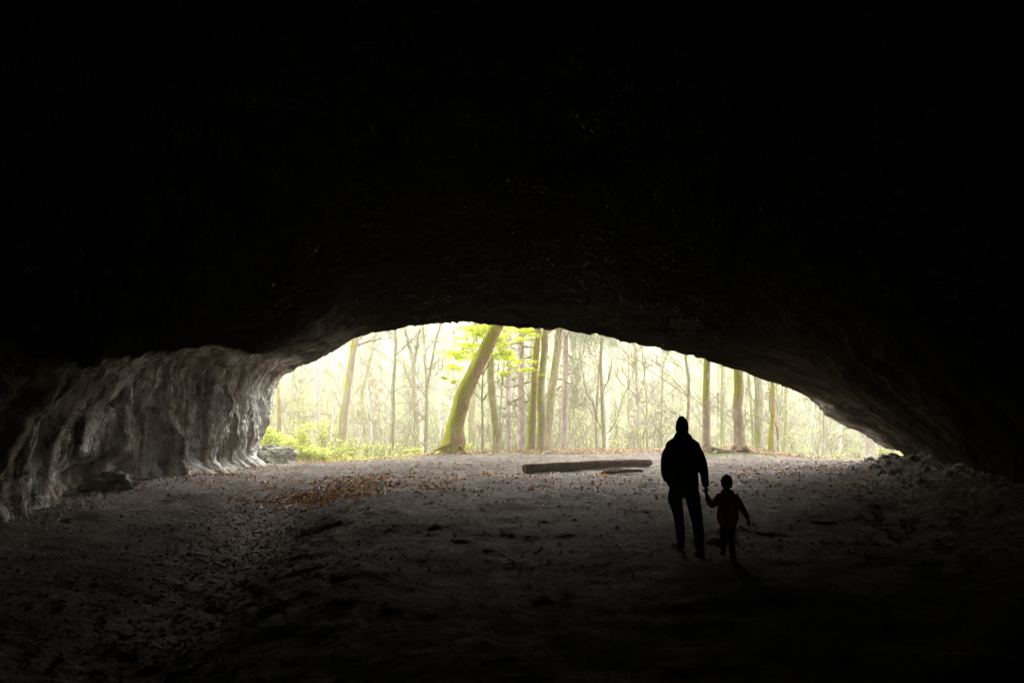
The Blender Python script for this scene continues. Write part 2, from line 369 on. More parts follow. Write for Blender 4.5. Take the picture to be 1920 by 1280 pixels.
def build_cave():
    ns = 760
    s = np.linspace(0, 14, ns)
    ymo = np.interp(s, [0, 2.5, 4, 6, 14], [38.5, 38.2, 37.2, 36, 36])      # depth of the lip along the arch
    def trace(px, py, sv):
        Y = np.interp(sv, [0, 2.5, 4, 6, 14], [38.5, 38.2, 37.2, 36, 36])
        p = [at(a, b, y) for a, b, y in zip(px, py, Y)]
        return np.array([(q[0], q[2]) for q in p])
    mc = np.array(MC, float); cs = np.arange(15.)
    smooth_px = catmull(cs, mc, s)
    # dense trace parametrised against the control points
    md = np.array(MOUTH, float)
    def tpar(p):
        best = 0; bd = 1e9
        d = np.hypot(smooth_px[:, 0]-p[0], smooth_px[:, 1]-p[1]); return s[np.argmin(d)]
    tp = np.array([tpar(p) for p in md]); tp[0] = 0; tp[-1] = 14
    tp = np.maximum.accumulate(tp + np.arange(len(tp))*1e-5)
    dense = np.stack([np.interp(s, tp, md[:, 0]), np.interp(s, tp, md[:, 1])], 1)
    smooth_w = trace(smooth_px[:, 0], smooth_px[:, 1], s)
    dense_w = trace(dense[:, 0], dense[:, 1], s)
    res = dense_w - smooth_w
    keys = sorted(SEC.keys())
    ctrl = [catmull(cs, np.array(SEC[k]), s) for k in keys] + [smooth_w]
    ky = np.array(keys + [36.], float)
    rows = np.concatenate([np.linspace(-23, 2, 70, endpoint=False), np.linspace(2, 26, 230, endpoint=False), np.linspace(26, 36, 170)])
    P = catmull(ky, np.array(ctrl), rows)                 # rows x ns x 2
    w = sst(32.5, 36, rows)[:, None]
    P = P + w[..., None]*res[None]
    Yg = rows[:, None] + (ymo[None]-36)*sst(27, 36, rows)[:, None]
    X = P[..., 0]; Z = P[..., 1]
    S = np.broadcast_to(s[None], X.shape)
    flow_lit = (1-sst(3.25, 3.55, S+.25*fbm(Yg*.6, S, 0, 3, 9))) * sst(-2, 12, Yg)  # pale flowstone wall, giving way to the shade painted into the roof
    # lit underside left of the lip put into the colour, dimmed higher up
    flow_lit = np.maximum(flow_lit, (1-.75*sst(3.2, 3.9, S))*(1-sst(4.6, 5.6, S))*sst(27, 33, Yg))
    flow_lit = np.maximum(flow_lit, .7*sst(11.0, 11.4, S)*(1-sst(12.7, 13.1, S))*sst(34.4, 35.6, Yg+.8*fbm(S*3, Yg, 0, 3, 8)))  # light on the broken lip edge at right, painted as pale rock
    near = 1-sst(33.0, 35.8, rows)[:, None]               # calm close to the lip so the opening keeps its line
    cx, cz = 1.5, 1.5
    nx, nz = X-cx, Z-cz; ln = np.hypot(nx, nz)+1e-6; nx, nz = nx/ln, nz/ln
    nx = np.where(S < 3.2, -1.0*sst(4.2, 2.6, S)*0 + np.where(S < 3.2, -1, nx), nx)
    nz = np.where(S < 3.2, 0, nz)
    leftw = (1-sst(3.0, 4.2, S))
    # vertical flutes and drapes on the left wall
    yw = Yg + .16*noise(Yg*.3, Z*.5, 0, 5) + .05*Z*noise(Yg*.25, 0, 0, 6)
    fl = ridged(yw*.6, Z*.08, 0, 3, 61)
    fl2 = ridged(yw*2.1, Z*.14, 0, 3, 71)
    amp = .35 + .65*sst(.2, 1.6, Z)
    d = leftw*(-(.25*fl + .13*fl2)*amp*sst(4, 10, Yg))*(.35+.65*near)
    d += .42*fbm(X*.28, Yg*.28, Z*.28, 3, 81)*near*(1-.5*leftw)
    d += (.15*fbm(X*.9, Yg*.9, Z*.9, 4, 91))*(.12+.88*near)
    crag = ridged(X*.8+Yg*.5, Yg*.7, Z*.9, 5, 151); d += leftw*.09*crag*(.2+.8*near)*sst(4, 10, Yg)
    d += leftw*.10*np.maximum(0, ridged(Yg*.25, X*.2, Z*1.1, 3, 161)-.2)*near
    # bedding steps on the roof and the right slope
    bed = ridged(Yg*.55+Z*.22+X*.03, X*.05, Z*.12, 4, 101)
    d += (1-leftw)*(-.13)*bed*(.08+.92*near)
    d += .035*fbm(X*3.3, Yg*3.3, Z*3.3, 3, 111)
    # chunky broken edge low on the right of the lip
    chunk = sst(10.8, 11.3, S)*(1-sst(12.6, 13.2, S))*sst(31, 35.5, Yg)
    d += chunk*.30*ridged(X*.9, Yg*1.2, Z*1.1, 3, 131)*(.25+.75*near)
    # low hollow under the left wall
    hol = np.exp(-((Yg-22.2)/2.1)**2)*(1-sst(.55, 1.05, Z+.25*noise(Yg*1.3, 3)))*leftw
    d += .95*hol
    # skirt flaring out at the foot of the wall
    sk = leftw*(1-sst(.1, .8, Z))*sst(24, 26.5, Yg)*(1-sst(33, 36, Yg))
    d -= .7*sk
    # deep cleft beside the pillar
    cl = np.exp(-((Yg-(27.0+.35*Z*.3))/.55)**2)*leftw
    d += .5*cl
    # pocket hollows at the wall top
    for (py_, pz_, r_, a_) in ((26.3, 4.0, .7, .8), (23.5, 3.6, .5, .35), (29.6, 4.6, .6, .5)):
        d += a_*np.exp(-((Yg-py_)**2+(Z-pz_)**2)/r_**2)*(X < -6)
    # fine crumbling of the lip outline
    d += .05*fbm(S*14, rows[:, None]*1.5, 0, 3, 121)*(1-near)
    X = X + nx*d; Z = Z + nz*d
    # lip and cliff face outside
    offs = [(.10, .15), (.30, .35), (.7, .6), (1.4, .75), (2.6, .9), (4.5, 1.0), (7, .9), (10, .6), (14, .2)]
    lx, lz, ly = X[-1].copy(), Z[-1].copy(), Yg[-1].copy()
    ang = np.linspace(math.pi*1.02, -.02*math.pi, ns)
    ex = np.cos(ang); ez = np.sin(ang)
    EX, EZ, EY = [], [], []
    for k, (o1, o2) in enumerate(offs):
        r = .45*min(1, o1)*fbm(S[0]*2.2, k*.7, 0, 4, 141)
        EX.append(lx + ex*(o1+r*.3)); EZ.append(lz + ez*(o1+r*.3)*.95); EY.append(ly + o2 + r)
    X = np.vstack([X, EX]); Z = np.vstack([Z, EZ]); Yg = np.vstack([Yg, EY])
    bare = sst(9.8, 11.6, S)*sst(10, 26, Yg[:len(rows)]); bare = np.vstack([bare]+[np.ones_like(bare[-1:])]*len(offs))  # right slope painted lighter towards the mouth, eased out of the roof shade
    flow_lit = np.vstack([flow_lit]+[flow_lit[-1:]]*len(offs))
    V = np.stack([X, Yg, Z], -1).reshape(-1, 3)
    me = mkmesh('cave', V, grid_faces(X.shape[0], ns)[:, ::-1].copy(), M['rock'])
    a = me.attributes.new('flow_lit', 'FLOAT', 'POINT'); a.data.foreach_set('value', flow_lit.ravel().astype(np.float32))
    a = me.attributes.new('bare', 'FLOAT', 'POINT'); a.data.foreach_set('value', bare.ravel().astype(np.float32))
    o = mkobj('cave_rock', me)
    tag(o, 'huge dark rock vault with pale fluted left wall around the wide cave mouth', 'cave', kind='structure')
build_cave()

# ---------------------------------------------------------------- rocks
def rock_mesh(name, seed, sub=2, jag=.28, mat=None):
    import bmesh
    bm = bmesh.new(); bmesh.ops.create_icosphere(bm, subdivisions=sub, radius=1)
    V = np.array([v.co[:] for v in bm.verts])
    rng = np.random.default_rng(seed)
    for _ in range(9):                                     # chop planes give flat broken faces
        n = rng.normal(size=3); n /= np.linalg.norm(n); dd = rng.uniform(.55, .85)
        k = V@n; V = V - np.maximum(0, k-dd)[:, None]*n
    V *= (1+jag*fbm(V[:, 0]*1.3+seed, V[:, 1]*1.3, V[:, 2]*1.3, 5, seed))[:, None]
    Fc = [tuple(v.index for v in f.verts) for f in bm.faces]; bm.free()
    return mkmesh(name, V, Fc, mat or M['stone'], False)
def make_ledge():
    m, nt, b = mat_new('ledge_stone'); g = NG(nt); co = g.geo_pos()
    lay = g.noise(g.map(co, (.8, .8, 5)), 2, 8, .7, .3); n = g.noise(co, 6, 8, .75)
    col = g.ramp(lay, [(.35, (.12, .10, .085)), (.5, (.34, .31, .28)), (.65, (.6, .57, .53))])
    col = g.mix(g.ramp(g.noise(co, 2.4, 7, .75), [(.48, 0.0), (.58, .8)]), col, (.15, .17, .05))
    col = g.mix(g.ramp(n, [(.36, .8), (.46, 0.0)]), col, (.05, .04, .035))
    nt.links.new(col, b.inputs['Base Color']); g.bump(g.math('ADD', lay, n), b, 1.0, .12); return m
M['ledge'] = make_ledge()
LEDGE = None
ROCKS = [rock_mesh('rock', k, 4) for k in range(7)]
rr = random.Random(4)
LEDGE = rock_mesh('ledge_block', 31, 5, .55, M['ledge'])
def put_rock(px, py, Y, size, label, group=None, sq=(1, 1, .7), mesh=None, zoff=.25, name='rock', z=None, cat='rock'):
    x = at(px, py, Y)[0]
    o = mkobj(name, mesh or rr.choice(ROCKS), None, (x, Y, (gz(x, Y) if z is None else z)+size*sq[2]*zoff), rr.uniform(0, 6.28))
    o.scale = (size*sq[0], size*sq[1], size*sq[2])
    return tag(o, label, cat, group)
# heap on the right of the mouth
heap = []
for i in range(110):
    t = rr.random()**.8
    Y = 34.5 - 15*t + rr.uniform(-.8, .8)
    xr = float(np.interp(Y, [10, 18, 26, 36], [8.6, 11.3, 14.5, 17.9]))
    x = xr - abs(rr.gauss(0, 1.0)) - .2
    s = rr.uniform(.07, .20)*(1.2-.4*t)
    o = mkobj('rock', rr.choice(ROCKS), None, (x, Y, gz(x, Y)+s*.3), rr.uniform(0, 6.28))
    o.scale = (s, s*rr.uniform(.7, 1.1), s*rr.uniform(.55, .9))
    tag(o, 'angular grey stone in the rubble heap along the foot of the right rock slope', 'rock', 'stones of the rubble heap')
for (px, py, s, lb) in [(1627, 861, .24, 'rounded stone standing alone where the rubble heap meets the bright forest edge'),
                        (1637, 862, .13, 'small stone just beside the lone rounded stone at the heap end'),
                        (1658, 860, .30, 'broad flat-topped stone at the crest of the rubble heap'),
                        (1679, 856, .33, 'largest block on top of the rubble heap against the light'),
                        (1670, 853, .16, 'small stone perched left of the largest block of the heap'),
                        (1688, 862, .30, 'pale block tucked under the low end of the cave arch')]:
    x, Y, z = at(px, py, 34.5)
    o = mkobj('rock', rr.choice(ROCKS), None, (x, Y, max(gz(x, Y), z-.1)), rr.uniform(0, 6)); o.scale = (s, s, s*.75)
    o.location.z = z - s*.2
    tag(o, lb, 'rock')
for (px, py, Y, s, sq, lb, zo) in [
        (208, 905, 21.3, .46, (1.1, 1, .8), 'big rounded boulder lying in the hollow under the left wall', .45),
        (232, 900, 22.6, .30, (1, 1, .8), 'smaller dark boulder right of the big one in the wall hollow', .5),
        (497, 850, 39.6, 1.15, (1.15, 1, .75), 'pale mossy ledge block at the foot of the bright left pillar', .35),
        (524, 858, 40.2, .5, (1, 1, .75), 'low stone between the ledge block and the green shrubs', .3),
        (1028, 852, 41.5, .22, (1, 1, .8), 'small grey stone behind the fallen log among pale leaves', .3),
        (125, 963, 14.6, .10, (1, 1, .8), 'whitish stone near the foot of the nearest left wall fold', .4),
        (20, 1215, 5.9, .09, (1.3, 1, .7), 'dark stone in the lower left corner of the floor', .3),
        (480, 873, 33.5, .16, (1, 1, .8), 'dark clod among orange leaves at the left wall foot', .3)]:
    put_rock(px, py, Y, s, lb, mesh=(LEDGE if 'ledge block at' in lb or 'low stone' in lb or 'boulder' in lb else None), sq=sq, zoff=zo, name='boulder' if s > .4 else 'rock', cat='boulder' if s > .4 else 'rock')

# gravel, uncountable
def scatter_stones():
    rng = np.random.default_rng(8); mb = MB()
    base = []
    for k in range(6):
        V = rng.normal(size=(8, 3)); V /= np.linalg.norm(V, axis=1)[:, None]
        import bmesh
        bm = bmesh.new(); [bm.verts.new(v) for v in V]; bmesh.ops.convex_hull(bm, input=bm.verts)
        bm.verts.index_update(); base.append((np.array([v.co[:] for v in bm.verts]), [tuple(v.index for v in f.verts) for f in bm.faces])); bm.free()
    pts = []
    n = 2600; y = rng.uniform(4, 18.5, n); x = trough_x(y)+rng.normal(0, .75, n); pts.append((x, y, rng.uniform(.010, .034, n)))
    n = 2600; y = 8+27*rng.random(n)**.7; xr = np.interp(y, [0, 10, 18, 26, 36], [8, 8.6, 11.3, 14.5, 17.9])
    x = xr-np.abs(rng.normal(0, 1.9, n)); pts.append((x, y, rng.uniform(.02, .075, n)))
    n = 9000; y = 3+38*rng.random(n); x = rng.uniform(-1, 1, n)*(.38*y+3); pts.append((x, y, .006+.034*rng.random(n)**3*(.5+y/30)))
    n = 500; y = rng.uniform(14, 30, n); xl = np.interp(y, [10, 14, 20, 26, 32, 38], [-8.4, -8.9, -10.7, -11, -10.6, -11.4])
    x = xl+np.abs(rng.normal(0, .6, n)); pts.append((x, y, rng.uniform(.015, .06, n)))
    x = np.concatenate([p[0] for p in pts]); y = np.concatenate([p[1] for p in pts]); s = np.concatenate([p[2] for p in pts])
    z = ground(x, y)
    md = MB(); rut = np.abs(x-trough_x(y)) < 2.2*(y < 19)
    for a, b, c, r, isr in zip(x, y, z, s, rut):
        V, Fc = base[rng.integers(6)]
        th = rng.uniform(0, 6.28); cc, ss = math.cos(th), math.sin(th)
        W = V*r*np.array((1, rng.uniform(.6, 1), rng.uniform(.4, .8)))
        W = np.stack([W[:, 0]*cc-W[:, 1]*ss+a, W[:, 0]*ss+W[:, 1]*cc+b, W[:, 2]+c+r*.2], 1)
        (md if isr else mb).add(W, Fc)
    o = mkobj('gravel', md.mesh('gravel', M['darkstone'], False)); tag(o, 'dark rubble lying along the shallow rut in the left foreground', 'gravel', kind='stuff')
    o = mkobj('gravel', mb.mesh('gravel', M['stone'], False)); tag(o, 'loose grey gravel and small rubble scattered over the cave floor', 'gravel', kind='stuff')
scatter_stones()

# ---------------------------------------------------------------- leaves
def cards(cen, size, rng, normal_tilt=.5, curl=.3, aspect=.7, up=None):
    """little folded leaf blades: 6 verts, 2 quads each"""
    n = len(cen)
    th = rng.uniform(0, 6.283, n); a = np.stack([np.cos(th), np.sin(th), np.zeros(n)], 1)
    nrm = np.stack([rng.normal(0, normal_tilt, n), rng.normal(0, normal_tilt, n), np.ones(n)], 1)
    nrm /= np.linalg.norm(nrm, axis=1)[:, None]
    a -= (a*nrm).sum(1)[:, None]*nrm; a /= np.linalg.norm(a, axis=1)[:, None]
    b = np.cross(nrm, a)
    s = np.broadcast_to(size, (n,))[:, None]
    tip = cen + a*s*.55; tail = cen - a*s*.5
    lift = nrm*s*curl*rng.uniform(-.3, 1, n)[:, None]
    l1 = cen - a*s*.12 + b*s*aspect*.5 + lift; r1 = cen - a*s*.12 - b*s*aspect*.5 + lift
    l2 = cen + a*s*.2 + b*s*aspect*.42 + lift*.8; r2 = cen + a*s*.2 - b*s*aspect*.42 + lift*.8
    V = np.stack([tail, l1, l2, tip, r2, r1], 1).reshape(-1, 3)
    i = np.arange(n)[:, None]*6
    Fc = np.concatenate([i+np.array([[0, 1, 2, 3]]), i+np.array([[0, 3, 4, 5]])], 0)
    return V, Fc
def ground_from_px(px, py):
    # march the view ray through the pixel down to the floor
    Y = np.linspace(3, 60, 500)
    u = (px-960)/F; v = (640-py)/F
    dy = CP - v*SP; dz = SP + v*CP
    k = Y[None]/dy[:, None]; Z = CAMZ + dz[:, None]*k; X = u[:, None]*k
    G = ground(X, np.broadcast_to(Y[None], X.shape), False)
    hit = np.argmax(Z < G, axis=1); ok = (Z < G).any(1)
    return X[np.arange(len(px)), hit], Y[hit], ok
def build_leaves():
    rng = np.random.default_rng(12)
    cl = [(610, 918, 60, 8, 260), (560, 931, 75, 7, 200), (665, 904, 75, 5, 330), (700, 915, 80, 7, 260), (800, 896, 70, 4, 260), (520, 940, 60, 5, 160), (560, 930, 60, 9, 260), (790, 903, 110, 10, 520), (690, 908, 60, 9, 250), (900, 905, 90, 12, 200), (430, 886, 40, 7, 330), (480, 874, 22, 3, 160),
          (400, 893, 30, 6, 120), (260, 918, 45, 6, 90), (1480, 893, 90, 14, 420), (1420, 880, 80, 10, 230), (1490, 927, 35, 5, 60), (1190, 905, 120, 15, 160), (1100, 890, 130, 14, 220),
          (1240, 950, 90, 30, 60), (1000, 915, 200, 20, 260), (1560, 905, 80, 18, 140), (430, 905, 80, 15, 130), (590, 945, 60, 12, 160)]
    PX, PY = [], []
    for x, y, sx, sy, n in cl:
        PX.append(rng.normal(x, sx, n)); PY.append(rng.normal(y, sy, n))
    PX.append(rng.uniform(420, 1700, 1500)); PY.append(862+np.abs(rng.normal(0, 30, 1500)))
    px = np.concatenate(PX); py = np.maximum(np.concatenate(PY), 856)
    X, Y, ok = ground_from_px(px, py); X, Y = X[ok], Y[ok]
    X += rng.normal(0, .12, len(X)); Y += rng.normal(0, .2, len(Y))
    kp = (noise(X*1.1, Y*.8, 0, 77)+.5*noise(X*3.1, Y*2.2, 0, 78)+rng.normal(0, .25, len(X))) > -.12; X, Y = X[kp], Y[kp]
    z = ground(X, Y)+.012
    V, Fc = cards(np.stack([X, Y, z], 1), rng.uniform(.04, .12, len(X)), rng, .5, .5)
    o = mkobj('fallen_leaves', mkmesh('fallen_leaves', V, Fc, M['litter'], False))
    tag(o, 'orange and brown fallen leaves drifted in patches on the cave floor', 'leaves', kind='stuff')
    n = 30000
    Y = 40.2+14*rng.random(n)**1.2; X = rng.uniform(-19, 24, n)
    keep = Y > np.interp(X, [-18, -8, -2, 3, 9, 14, 20], [40.5, 40.8, 42.4, 41.2, 42, 40.8, 38.8])-.4
    X, Y = X[keep], Y[keep]; z = ground(X, Y)+.02+rng.random(len(X))*.05
    V, Fc = cards(np.stack([X, Y, z], 1), rng.uniform(.07, .17, len(X)), rng, .55, .4)
    o = mkobj('leaf_litter', mkmesh('leaf_litter', V, Fc, M['litter_dry'], False))
    tag(o, 'pale dry beech leaves covering the ground just outside the cave', 'leaves', kind='stuff')
build_leaves()

# ---------------------------------------------------------------- trees
def wander(rng, p, d, L, n, wob, up=0.0, droop=0.0):
    p = np.array(p, float); d = np.array(d, float); d /= np.linalg.norm(d)
    pts = [p.copy()]; st = L/n
    for i in range(n):
        d = d + rng.normal(0, wob, 3) + np.array((0, 0, up-droop*i/n)); d /= np.linalg.norm(d)
        p = p + d*st; pts.append(p.copy())
    return np.array(pts), d
def branches(mb, rng, p, d, L, r, lvl, wob=.10, up=.05, kids=(3, 5), tips=None, sides=4, rmin=.006):
    n = 5 if lvl else 4
    pts, dd = wander(rng, p, d, L, n, wob, up)
    mb.tube(pts, np.linspace(r, max(rmin, r*.35), len(pts)), sides if lvl else 3, False)
    if tips is not None: tips.append(pts)
    if lvl <= 0: return
    for k in range(rng.integers(kids[0], kids[1]+1)):
        t = rng.uniform(.25, .98)*(len(pts)-1); i = int(t); f = t-i
        q = pts[i]*(1-f)+pts[min(i+1, len(pts)-1)]*f
        ax = pts[min(i+1, len(pts)-1)]-pts[i]; ax /= np.linalg.norm(ax)+1e-9
        rd = rng.normal(size=3); rd -= rd.dot(ax)*ax; rd /= np.linalg.norm(rd)+1e-9
        nd = ax*rng.uniform(.5, .9)+rd*rng.uniform(.5, .9)
        branches(mb, rng, q, nd, L*rng.uniform(.4, .65), max(rmin, r*.5), lvl-1, wob, up, kids, tips, sides, rmin)

def path_tree(name, label, base, pts, radii, mat, seed, crown=None, cat='tree', group=None, flare=0.0, sides=14, rough=.1, extra=None, leaves=None, thin=15):
    """hero tree: trunk through given points (absolute), then on up to its top, crown of branches"""
    root = empty(name, base); tag(root, label, cat, group)
    rng = np.random.default_rng(seed)
    P = np.array(pts, float)-np.array(base); n = len(P); k = 26
    tt = np.linspace(0, n-1, k); PP = catmull(np.arange(n), P, tt); RR = np.interp(tt, np.arange(n), radii)
    PP[:, :2] += np.stack([fbm(tt*1.1, seed, 0, 2, 5), fbm(tt*1.1, seed+9, 0, 2, 6)], 1)*.05
    if flare:
        h = PP[:, 2]; RR = RR*(1+flare*np.exp(-np.maximum(h, 0)/.45))
    mb = MB(); mb.tube(PP, RR, sides, True, rough, seed)
    mkobj('trunk', mb.mesh('trunk', mat), root)
    if crown:
        cb = MB(); z0, cnt, L, lv, upw = crown
        for i in range(cnt):
            f = rng.uniform(z0, .98); t = f*(k-1); a = int(t); q = PP[a]*(1-t+a)+PP[min(a+1, k-1)]*(t-a)
            az = rng.uniform(0, 6.28)
            d = np.array((math.cos(az), math.sin(az), upw+rng.uniform(-.2, .3)))
            branches(cb, rng, q, d, L*(1.1-.5*f)*rng.uniform(.6, 1.1), RR[a]*.32, lv, .12, .05, (2, 4))
        for i in range(thin):
            f = rng.uniform(.12, z0); t = f*(k-1); a = int(t); q = PP[a]*(1-t+a)+PP[min(a+1, k-1)]*(t-a)
            az = rng.uniform(0, 6.28)
            branches(cb, rng, q, (math.cos(az), math.sin(az)*.7, upw+rng.uniform(-.2, .5)), rng.uniform(1.2, 3.6), rng.uniform(.010, .022), 2, .13, .04, (2, 4), rmin=.005)
        if extra: extra(cb, root, base)
        mkobj('crown', cb.mesh('crown', M['twig'] if mat is not M['birch'] else M['birch']), root)
    return root
def px_tree(name, label, px_pts, Y, width_px, mat, seed, top=17, crown=(.62, 18, 3.2, 2, .5), **kw):
    """width_px: trunk width (photo px) at each point, lowest point first"""
    P = [at(a, b, Y) for a, b in px_pts]
    R = [w/2*Y/F for w in width_px]
    x0, _, z0 = P[0]; g0 = gz(x0, Y)-.15
    if z0 > g0+.2:
        d = np.array(P[1])-np.array(P[0]); d /= max(abs(d[2]), .3)
        P = [(x0-d[0]*(z0-g0)*.6, Y, g0)]+P; R = [R[0]*1.1]+R
    d = np.array(P[-1])-np.array(P[-2]); d /= np.linalg.norm(d)
    L = (top-P[-1][2])/max(d[2], .5)
    a = np.array(P[-1]); b = a+d*L*.5; c = a+d*L
    P += [tuple(b), tuple(c)]; R += [R[-1]*.7, R[-1]*.25]
    base = (P[0][0], Y, g0)
    return path_tree(name, label, base, P, R, mat, seed, crown, **kw)

px_tree('leaning_tree', 'stout leaning tree with a thick moss coat on its upper side, at the cave mouth', [(846, 846), (851, 815), (857, 790), (870, 740), (888, 698), (908, 660), (931, 612)], 43.0,
        [42, 34, 32, 27, 26, 25, 23], M['lean'], 1, top=13, crown=(.84, 8, 3, 2, .5), thin=0, flare=.12, sides=26, rough=.2)
# its splayed surface root
px_tree('tree', 'tan slender trunk standing just right of the leaning mossy tree', [(932, 846), (928, 790), (921, 720), (919, 650)], 47, [15, 14.5, 14, 13], M['tan'], 2)
px_tree('tree', 'pale trunk half hidden behind the leaning mossy tree', [(885, 846), (884, 780), (888, 700), (893, 610)], 58, [14, 12, 12, 11], M['tan'], 3)
px_tree('spruce_tree', 'pale grey straight trunk between the tan trunk and the pinkish trunk', [(955, 846), (955, 760), (955, 690), (955, 620)], 54, [12, 11.5, 11, 10], M['spruce'], 4, crown=(.25, 30, 1.6, 1, -.1))
px_tree('spruce_tree', 'pinkish straight trunk left of the pair of mossy trunks', [(977, 848), (977, 760), (977.5, 690), (978, 610)], 49, [14, 13, 12.5, 11], M['spruce'], 5, crown=(.3, 30, 1.6, 1, -.1))
px_tree('tree', 'left one of the pair of mossy trunks near the middle of the mouth', [(996, 850), (997, 790), (1000, 720), (1006, 650), (1010, 615)], 46, [16, 15, 13, 12, 11], M['moss'], 6)
px_tree('tree', 'right one of the pair of mossy trunks, darker and thicker', [(1016, 850), (1015, 790), (1016, 720), (1021, 650), (1025, 615)], 45.5, [17, 16, 14, 13, 12], M['moss_lo'], 7)
px_tree('tree', 'tan trunk tilting right behind the pair of mossy trunks', [(1025, 850), (1030, 790), (1038, 710), (1046, 650), (1051, 615)], 48, [16, 15, 15, 15, 14], M['tan'], 8)

def spruce_tufts(spots, Y, seed):
    def ex(cb, root, base):
        rng = np.random.default_rng(seed); C = []
        for (px, py, sx, sy, n) in spots:
            c = at(px, py, Y); c = np.array(c)-np.array(base)
            s0 = sx*Y/F; s1 = sy*Y/F
            q = np.array((0.0, 0.0, c[2]+.5))
            branches(cb, rng, q, c-q, float(np.linalg.norm(c-q))+s0*.6, .03, 1, .05, 0, (4, 6))
            for k in range(n):
                p = c+np.array((rng.normal(0, s0), rng.normal(0, .5), rng.normal(0, s1)))
                C.append((p, rng))
        mb = MB()
        for p, _ in C:
            L = rng.uniform(.2, .5); d = np.array((rng.normal(0, .35), rng.normal(0, .35), -1)); d /= np.linalg.norm(d)
            for q in range(7):
                a = p+d*L*q/7; e = np.array((rng.normal(0, .6), rng.normal(0, .6), -.7)); e = e/np.linalg.norm(e)*rng.uniform(.05, .12)
                w = np.array((rng.normal(0, .012), rng.normal(0, .012), .004))
                mb.add(np.array([a, a+e*.5+w, a+e, a+e*.5-w]), [(0, 1, 2, 3)])
        mkobj('foliage', mb.mesh('foliage', M['needle'], False), root)
    return ex
px_tree('spruce_tree', 'pinkish straight spruce trunk with drooping green needle sprays on its right', [(1057, 852), (1058, 760), (1058.5, 690), (1059, 615)], 50, [13, 12, 11, 10], M['spruce'], 9,
        crown=(.3, 30, 1.8, 1, -.2), extra=spruce_tufts([(1090, 628, 22, 8, 240), (1125, 638, 16, 8, 160), (1078, 734, 6, 8, 60), (1073, 675, 7, 9, 50), (1078, 700, 5, 8, 25), (1150, 636, 4, 5, 40)], 50, 3))

def traced(cb, base, Y, lines, rng, lvl=1):
    for ln, r in lines:
        pts = np.array([at(a, b, Y) for a, b in ln])-np.array(base)
        pts[:, 1] += np.linspace(0, rng.uniform(-.8, .8), len(pts))
        n = len(pts); tt = np.linspace(0, n-1, 3*n); P = catmull(np.arange(n), pts, tt)
        P = P + rng.normal(0, .012, P.shape)
        cb.tube(P, np.linspace(r, r*.35, len(P)), 5, False)
        for k in range(int(3+len(P)*.5)):
            i = rng.integers(2, len(P)-1); d = P[i]-P[i-1]; d /= np.linalg.norm(d)+1e-9
            d = d + rng.normal(0, .55, 3)*np.array((1, .6, 1))+np.array((0, 0, .25))
            branches(cb, rng, P[i], d, rng.uniform(.5, 1.5), r*.35, lvl, .12, .04, (1, 3), rmin=.004)
def branch_extra(Y, lines, seed):
    def ex(cb, root, base): traced(cb, base, Y, lines, np.random.default_rng(seed))
    return ex
px_tree('tree', 'mossy trunk leaning slightly right, nearest the bright left pillar of the arch', [(640, 835), (646, 780), (654, 720), (663, 660), (668, 630)], 52, [16, 15, 14, 13, 13], M['moss_lo'], 10)
px_tree('spruce_tree', 'pale pinkish trunk rising behind the green shrubs on the left', [(594, 840), (594, 780), (594, 720), (595, 660)], 60, [14, 13, 13, 12], M['spruce'], 11)
px_tree('bare_tree', 'thin grey tree with long arching side branches, left of the leaning tree', [(734, 850), (738, 790), (738, 730), (741, 660), (740, 610)], 50, [8, 7, 7, 6, 6], M['grey'], 12,
        extra=branch_extra(50, [([(741, 668), (752, 655), (768, 640), (785, 622), (800, 608)], .05), ([(738, 736), (752, 727), (775, 725), (805, 728), (835, 738), (852, 748)], .035),
                                ([(736, 740), (725, 725), (705, 714), (690, 714)], .03), ([(738, 680), (725, 668), (708, 657), (695, 650), (690, 640)], .035),
                                ([(741, 757), (765, 755), (790, 762), (812, 775)], .03), ([(735, 790), (728, 775), (715, 770), (700, 766)], .03), ([(741, 640), (760, 640), (800, 640), (840, 643)], .03)], 5))
px_tree('bare_tree', 'crooked bare tree with forked top, middle of three thin ones near the leaning tree', [(782, 850), (780, 790), (776, 740), (776, 690), (768, 650), (760, 612)], 54, [11, 9, 8, 8, 7, 6], M['far'], 13,
        extra=branch_extra(54, [([(776, 690), (780, 665), (782, 640), (788, 610)], .09), ([(776, 730), (765, 710), (757, 690), (755, 665)], .035), ([(778, 760), (790, 745), (795, 738)], .04)], 6))
px_tree('bare_tree', 'thin straight bare tree just left of the leaning mossy tree', [(797, 845), (799, 790), (803, 720), (812, 660), (825, 612)], 51, [6, 6, 5, 5, 4], M['grey'], 14,
        extra=branch_extra(51, [([(803, 700), (812, 690), (830, 694), (850, 706), (862, 722)], .03), ([(800, 745), (815, 770), (818, 800)], .03)], 7))
px_tree('bare_tree', 'slim bare tree with an upright fork between tan and grey trunks', [(938, 848), (938, 800), (940, 740), (944, 700)], 52, [5, 4.5, 4, 3.5], M['grey'], 15,
        extra=branch_extra(52, [([(936, 727), (933, 700), (938, 670), (945, 650)], .04), ([(936, 727), (945, 718), (952, 705)], .03)], 8))
